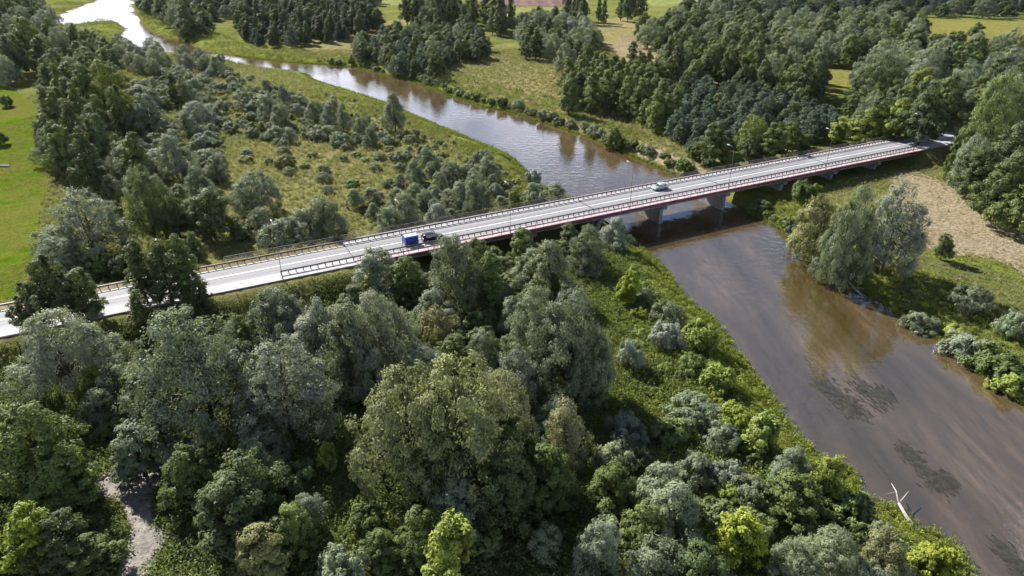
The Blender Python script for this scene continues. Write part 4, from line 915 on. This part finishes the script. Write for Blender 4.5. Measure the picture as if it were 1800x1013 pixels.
# ------------------------------------------------------------------ dead wood
def deadwood():
    a = G(1612, 930, .6); b = G(1592, 906, .9); c = G(1580, 885, 1.1); d = G(1567, 850, 1.5); e = G(1597, 864, 1.3); f = G(1560, 868, 1.6)
    m = MB().tube([(*a, .5), (*b, .9), (*c, 1.1)], [.26, .2, .15], 8).tube([(*c, 1.1), (*((c+d)/2+.25), 1.35), (*d, 1.5)], [.13, .09, .035], 6).tube([(*c, 1.1), (*((c+e)/2-.2), 1.15), (*e, 1.3)], [.11, .075, .03], 6).tube([(*((c+d)/2+.2), 1.3), (*f, 1.6)], [.05, .02], 5)
    tag(m.build('dead_branch', M['bark_pale'], smooth=True), 'bleached forked dead branch sticking out over the water', 'dead branch')
    a = G(1478, 480, 2.0); b = G(1500, 505, 1.2); c = G(1520, 524, .2)
    m = MB().tube([(*a, 2.0), (*b, 1.2), (*c, .1)], [.2, .15, .08], 7).tube([(*b, 1.2), (b[0]+1.6, b[1]-1, 1.3)], [.08, .03], 5).tube([(*b, 1.1), (b[0]+2.2, b[1]-2.2, -.1)], [.09, .04], 5)
    tag(m.build('fallen_branch', M['bark_pale'], smooth=True), 'pale fallen branch dipping into the river below the right bank willows', 'dead branch')
    p = G(1392, 415, 1.5); z = hz(*p); r = np.random.default_rng(5); g = empty('bare_tree', (*p, z)); tag(g, 'thin bare brown tree at the water edge left of the right bank willows', 'tree')
    for k in range(4):
        b = MB(); x0, y0 = r.uniform(-.7, .7, 2); t = (x0*2.0+r.uniform(-.5, .5), y0*2, r.uniform(5.5, 8.5))
        b.tube([(x0, y0, -.2), ((x0+t[0])/2, (y0+t[1])/2, t[2]*.5), t], [.13, .09, .03], 6)
        for j in range(14):
            q = r.uniform(.35, .95); s = np.array([x0+(t[0]-x0)*q, y0+(t[1]-y0)*q, t[2]*q]); e = s+unit(r, 1)[0]*r.uniform(.5, 1.3)+np.array([0, 0, .6]); b.tube([s, (s+e)/2+.05, e], [.04, .025, .01], 4)
        b.build('stem', M['bark_grey'], g, True)
    p = G(6, 295, 2.4); o = MB().box((0, 0, .3), (3.4, .5, .55)).build('culvert_beam', M['concrete'], bevel=.05); o.location = (*p, hz(*p)); tag(o, 'grey concrete beam with pale end lying on the mown grass', 'beam')
    MB().box((1.73, 0, .3), (.06, .62, .66)).build('end_plate', M['white_paint'], o)
deadwood()
p = top(127, 792, 6.5); lamp(p[0], p[1], hz(*p), R(200), 6.3, 'short street lamp among the dark trees beside the worn path', 'path lamp')

# ------------------------------------------------------------------ ground cover (nobody could count it)
def tuft(name, seed, n, r0, h, ln, wd, mat, along):
    r = np.random.default_rng(seed); C = np.stack([r.normal(0, r0*.5, n), r.normal(0, r0*.5, n), r.uniform(.1, 1, n)*h], 1)
    C[:, 2] *= np.clip(1.2-np.hypot(C[:, 0], C[:, 1])/r0*.7, .3, 1); A = unit(r, n)
    if along == 'up': A = A*.45+np.array([0, 0, 1.0])
    Nn = unit(r, n)+np.array([0, 0, .2 if along == 'up' else 1.0]); Nn /= np.linalg.norm(Nn, axis=1, keepdims=True)
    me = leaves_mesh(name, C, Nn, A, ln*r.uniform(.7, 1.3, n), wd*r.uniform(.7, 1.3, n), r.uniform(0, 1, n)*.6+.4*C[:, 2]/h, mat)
    return bpy.data.objects.new(name, me)
def scatter(name, pts, scl, srcs, label, cat='ground cover'):
    c = bpy.data.collections.new(name+'_tufts')
    for s in srcs: c.objects.link(s)
    me = bpy.data.meshes.new(name); z = np.maximum(height(pts[:, 0], pts[:, 1]), -.12); V = np.column_stack([pts, z])
    me.vertices.add(len(V)); me.vertices.foreach_set('co', V.astype(np.float32).ravel())
    scl = np.asarray(scl, np.float32); scl = np.column_stack([scl]*3) if scl.ndim == 1 else scl
    me.attributes.new('scl', 'FLOAT_VECTOR', 'POINT').data.foreach_set('vector', np.ascontiguousarray(scl).ravel())
    o = link(name, me); tag(o, label, cat, kind='stuff')
    ng = bpy.data.node_groups.new(name, 'GeometryNodeTree'); ng.interface.new_socket('Geometry', in_out='INPUT', socket_type='NodeSocketGeometry'); ng.interface.new_socket('Geometry', in_out='OUTPUT', socket_type='NodeSocketGeometry')
    N = ng.nodes; L = ng.links; gi = N.new('NodeGroupInput'); go = N.new('NodeGroupOutput')
    ip = N.new('GeometryNodeInstanceOnPoints'); ci = N.new('GeometryNodeCollectionInfo'); ci.inputs[0].default_value = c; ci.inputs['Separate Children'].default_value = True; ci.inputs['Reset Children'].default_value = True
    ip.inputs['Pick Instance'].default_value = True
    rv = N.new('FunctionNodeRandomValue'); rv.data_type = 'FLOAT_VECTOR'; rv.inputs[0].default_value = (-.12, -.12, 0); rv.inputs[1].default_value = (.12, .12, 6.283)
    na = N.new('GeometryNodeInputNamedAttribute'); na.data_type = 'FLOAT_VECTOR'; na.inputs[0].default_value = 'scl'
    L.new(gi.outputs[0], ip.inputs['Points']); L.new(ci.outputs[0], ip.inputs['Instance']); L.new(rv.outputs[0], ip.inputs['Rotation']); L.new(na.outputs[0], ip.inputs['Scale']); L.new(ip.outputs[0], go.inputs[0])
    md = o.modifiers.new('scatter', 'NODES'); md.node_group = ng
FARMESH = {}
def far_woods():
    for where in sorted({w[0] for w in WOOD}):
        for kind, mt in sorted({(w[1], w[2] or '') for w in WOOD if w[0] == where}):
            W = [w for w in WOOD if w[0] == where and w[1] == kind and (w[2] or '') == mt]
            srcs = []
            for pr in PROTO[kind][:1]:
                key = kind+mt
                if key not in FARMESH:
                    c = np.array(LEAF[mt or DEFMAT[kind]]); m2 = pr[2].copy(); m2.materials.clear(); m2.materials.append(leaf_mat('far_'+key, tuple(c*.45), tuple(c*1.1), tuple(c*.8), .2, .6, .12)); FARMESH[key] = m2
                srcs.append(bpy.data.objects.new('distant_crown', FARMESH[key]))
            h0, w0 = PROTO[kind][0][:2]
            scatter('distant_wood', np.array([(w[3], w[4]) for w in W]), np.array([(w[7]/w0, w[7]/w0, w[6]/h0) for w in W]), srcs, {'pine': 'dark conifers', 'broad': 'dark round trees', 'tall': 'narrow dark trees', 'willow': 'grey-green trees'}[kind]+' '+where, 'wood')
far_woods()
def scrub_mesh(kind, i, mt, name):
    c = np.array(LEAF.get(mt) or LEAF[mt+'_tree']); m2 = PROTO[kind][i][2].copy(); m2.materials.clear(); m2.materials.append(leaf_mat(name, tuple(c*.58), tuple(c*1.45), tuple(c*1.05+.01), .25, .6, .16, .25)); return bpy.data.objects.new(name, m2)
def low_scrub():
    def zone(poly, n, sd0=1.5):
        P = spline([G(*q, 2.2) for q in poly], 4); lo, hi = P.min(0), P.max(0)
        A = np.column_stack([RNG.uniform(lo[0], hi[0], n), RNG.uniform(lo[1], hi[1], n)]); A = A[inside(P, A[:, 0], A[:, 1])]
        A = A[(np.abs((A-RM)@RN) > 9.5)]; return A[river_sd(A[:, 0], A[:, 1]) > sd0]
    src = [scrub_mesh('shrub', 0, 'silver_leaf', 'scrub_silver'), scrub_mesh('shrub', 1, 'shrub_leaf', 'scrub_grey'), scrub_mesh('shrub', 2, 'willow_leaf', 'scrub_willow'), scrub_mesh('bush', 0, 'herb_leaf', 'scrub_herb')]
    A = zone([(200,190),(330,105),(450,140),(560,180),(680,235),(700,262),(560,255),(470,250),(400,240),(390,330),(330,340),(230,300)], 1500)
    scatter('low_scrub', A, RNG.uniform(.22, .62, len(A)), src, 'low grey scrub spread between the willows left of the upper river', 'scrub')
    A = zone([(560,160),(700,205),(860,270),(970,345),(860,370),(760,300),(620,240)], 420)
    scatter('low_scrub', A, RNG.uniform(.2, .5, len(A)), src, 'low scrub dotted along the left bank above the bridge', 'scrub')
low_scrub()
def cover():
    def rnd(n, x0, x1, y0, y1): return np.column_stack([RNG.uniform(x0, x1, n), RNG.uniform(y0, y1, n)])
    def keep(P, sd0, sd1):
        sd = river_sd(P[:, 0], P[:, 1]); s = (P-RM)@RU; n = np.abs((P-RM)@RN)
        k = (sd > sd0) & (sd < sd1) & ((n > 7.3) | ((s > BS0+2) & (s < BS1-2) & (n > 8)))
        fp = spline(gp(pth, 2.0), 4); k &= ~(inside(fp, P[:, 0], P[:, 1])); return P[k], sd[k]
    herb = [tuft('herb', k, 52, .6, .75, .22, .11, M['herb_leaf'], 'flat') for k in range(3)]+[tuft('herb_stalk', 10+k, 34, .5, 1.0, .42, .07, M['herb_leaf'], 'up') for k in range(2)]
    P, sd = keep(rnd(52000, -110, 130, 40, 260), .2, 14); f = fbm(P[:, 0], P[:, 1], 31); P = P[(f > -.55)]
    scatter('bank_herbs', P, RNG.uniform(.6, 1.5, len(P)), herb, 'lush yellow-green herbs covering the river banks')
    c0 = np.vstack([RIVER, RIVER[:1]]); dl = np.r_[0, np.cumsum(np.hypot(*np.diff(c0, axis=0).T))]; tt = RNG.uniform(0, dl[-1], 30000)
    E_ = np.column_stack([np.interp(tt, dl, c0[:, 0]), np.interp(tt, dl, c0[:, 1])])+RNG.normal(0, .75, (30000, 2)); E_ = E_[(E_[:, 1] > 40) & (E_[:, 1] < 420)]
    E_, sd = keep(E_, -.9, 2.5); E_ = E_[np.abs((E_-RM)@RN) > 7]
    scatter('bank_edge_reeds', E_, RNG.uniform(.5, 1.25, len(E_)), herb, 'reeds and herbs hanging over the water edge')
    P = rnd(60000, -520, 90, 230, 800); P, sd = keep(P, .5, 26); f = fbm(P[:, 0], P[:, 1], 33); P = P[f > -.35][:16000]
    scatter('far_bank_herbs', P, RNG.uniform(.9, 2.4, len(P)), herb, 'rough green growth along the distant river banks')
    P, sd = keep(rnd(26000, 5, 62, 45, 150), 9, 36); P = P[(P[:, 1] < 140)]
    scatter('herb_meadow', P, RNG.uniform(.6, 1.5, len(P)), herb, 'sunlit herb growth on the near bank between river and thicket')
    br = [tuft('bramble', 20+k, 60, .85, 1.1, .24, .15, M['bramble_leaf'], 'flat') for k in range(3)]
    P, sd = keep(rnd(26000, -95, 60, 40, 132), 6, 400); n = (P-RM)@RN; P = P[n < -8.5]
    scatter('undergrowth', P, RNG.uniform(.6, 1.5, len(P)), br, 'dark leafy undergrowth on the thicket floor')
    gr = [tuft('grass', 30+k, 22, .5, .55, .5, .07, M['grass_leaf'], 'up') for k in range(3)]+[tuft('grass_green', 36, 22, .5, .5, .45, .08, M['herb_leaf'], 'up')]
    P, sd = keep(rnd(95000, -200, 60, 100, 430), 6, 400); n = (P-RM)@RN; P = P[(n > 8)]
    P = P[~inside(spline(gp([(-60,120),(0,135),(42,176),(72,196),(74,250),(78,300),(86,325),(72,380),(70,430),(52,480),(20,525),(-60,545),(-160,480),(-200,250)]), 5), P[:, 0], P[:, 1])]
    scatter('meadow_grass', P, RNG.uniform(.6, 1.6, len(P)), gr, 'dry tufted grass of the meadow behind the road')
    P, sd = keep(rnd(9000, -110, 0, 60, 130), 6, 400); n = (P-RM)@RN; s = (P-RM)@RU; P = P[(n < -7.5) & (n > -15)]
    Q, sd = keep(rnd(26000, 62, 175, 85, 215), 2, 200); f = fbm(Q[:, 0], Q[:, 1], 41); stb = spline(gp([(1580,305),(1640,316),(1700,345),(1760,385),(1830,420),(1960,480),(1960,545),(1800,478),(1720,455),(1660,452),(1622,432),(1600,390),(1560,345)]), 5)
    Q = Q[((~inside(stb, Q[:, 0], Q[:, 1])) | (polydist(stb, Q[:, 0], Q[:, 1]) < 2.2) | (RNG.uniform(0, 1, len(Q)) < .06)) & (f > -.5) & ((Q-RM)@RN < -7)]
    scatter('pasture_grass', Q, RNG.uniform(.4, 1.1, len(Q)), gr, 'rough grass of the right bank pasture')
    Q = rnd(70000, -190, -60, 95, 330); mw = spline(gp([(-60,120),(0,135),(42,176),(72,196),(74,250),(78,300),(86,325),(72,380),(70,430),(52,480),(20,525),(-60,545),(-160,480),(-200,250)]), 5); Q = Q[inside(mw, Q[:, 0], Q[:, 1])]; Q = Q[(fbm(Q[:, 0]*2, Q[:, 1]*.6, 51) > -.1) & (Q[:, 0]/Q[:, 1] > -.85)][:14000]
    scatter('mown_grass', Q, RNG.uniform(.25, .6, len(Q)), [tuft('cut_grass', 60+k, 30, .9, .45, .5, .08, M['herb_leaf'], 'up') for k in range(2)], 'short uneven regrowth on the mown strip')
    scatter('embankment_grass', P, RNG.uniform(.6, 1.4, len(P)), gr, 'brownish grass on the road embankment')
cover()
def weed():
    spots = [(1465,690,2.6,5.5),(1500,715,2.0,4),(1525,690,2.2,5),(1555,694,1.4,2.4),(1598,797,1.6,2.6),(1622,825,.8,1.2),(1650,850,1.8,2.6),(1665,843,1.2,1.8),(1780,985,1.6,3.5),(1445,680,1,2)]
    r = np.random.default_rng(8)
    for k, (px, py, a, b) in enumerate(spots):
        c = G(px, py); n = 190; V = []; F = []
        for j in range(n):
            q = r.normal(size=2)*np.array([a, b])*.40; L_ = r.uniform(.5, 1.6); w = r.uniform(.07, .2); th = 1.75+r.normal()*.18
            d = np.array([math.cos(th), math.sin(th)]); e = np.array([-d[1], d[0]]); p_ = c+q; z = .004+.0002*j; i = len(V)
            V += [(*(p_-d*L_/2), z), (*(p_+e*w-d*L_*.1), z), (*(p_+d*L_/2), z), (*(p_-e*w-d*L_*.1), z)]; F.append((i, i+1, i+2, i+3))
        me = bpy.data.meshes.new('water_weed'); me.from_pydata(V, [], F); me.materials.append(M['weed'])
        tag(link('water_weed', me), 'dark streaming water weed '+('in the upper patch', 'in the upper patch', 'in the upper patch', 'at the right of the upper patch', 'in midstream left of the dead branch', 'between the two midstream patches', 'right of the dead branch', 'right of the dead branch', 'at the bottom right corner', 'at the upper left of the patches')[k]+' of the shallow river', 'water weed', 'water weed patches '+('upper' if k < 4 or k == 9 else 'lower'), 'stuff')
simple('weed', (.036, .033, .022), .08, var=.3, scale=1, spec=.75)
weed()
def haze():
    m = bpy.data.materials.new('haze'); m.use_nodes = True; N = m.node_tree.nodes; N.clear(); o = N.new('ShaderNodeOutputMaterial'); v = N.new('ShaderNodeVolumePrincipled')
    v.inputs['Color'].default_value = (.80, .88, 1.0, 1); v.inputs['Density'].default_value = HAZE; v.inputs['Anisotropy'].default_value = .2; m.node_tree.links.new(v.outputs[0], o.inputs['Volume'])
    b = MB().box((0, 2850, 34.0), (7200, 6400, 76)).build('haze', m); tag(b, 'thin blue summer haze over the whole valley', 'haze', kind='stuff')
HAZE = .000010
haze()
print('PLANTS', CNT, 'objects', len(bpy.data.objects))
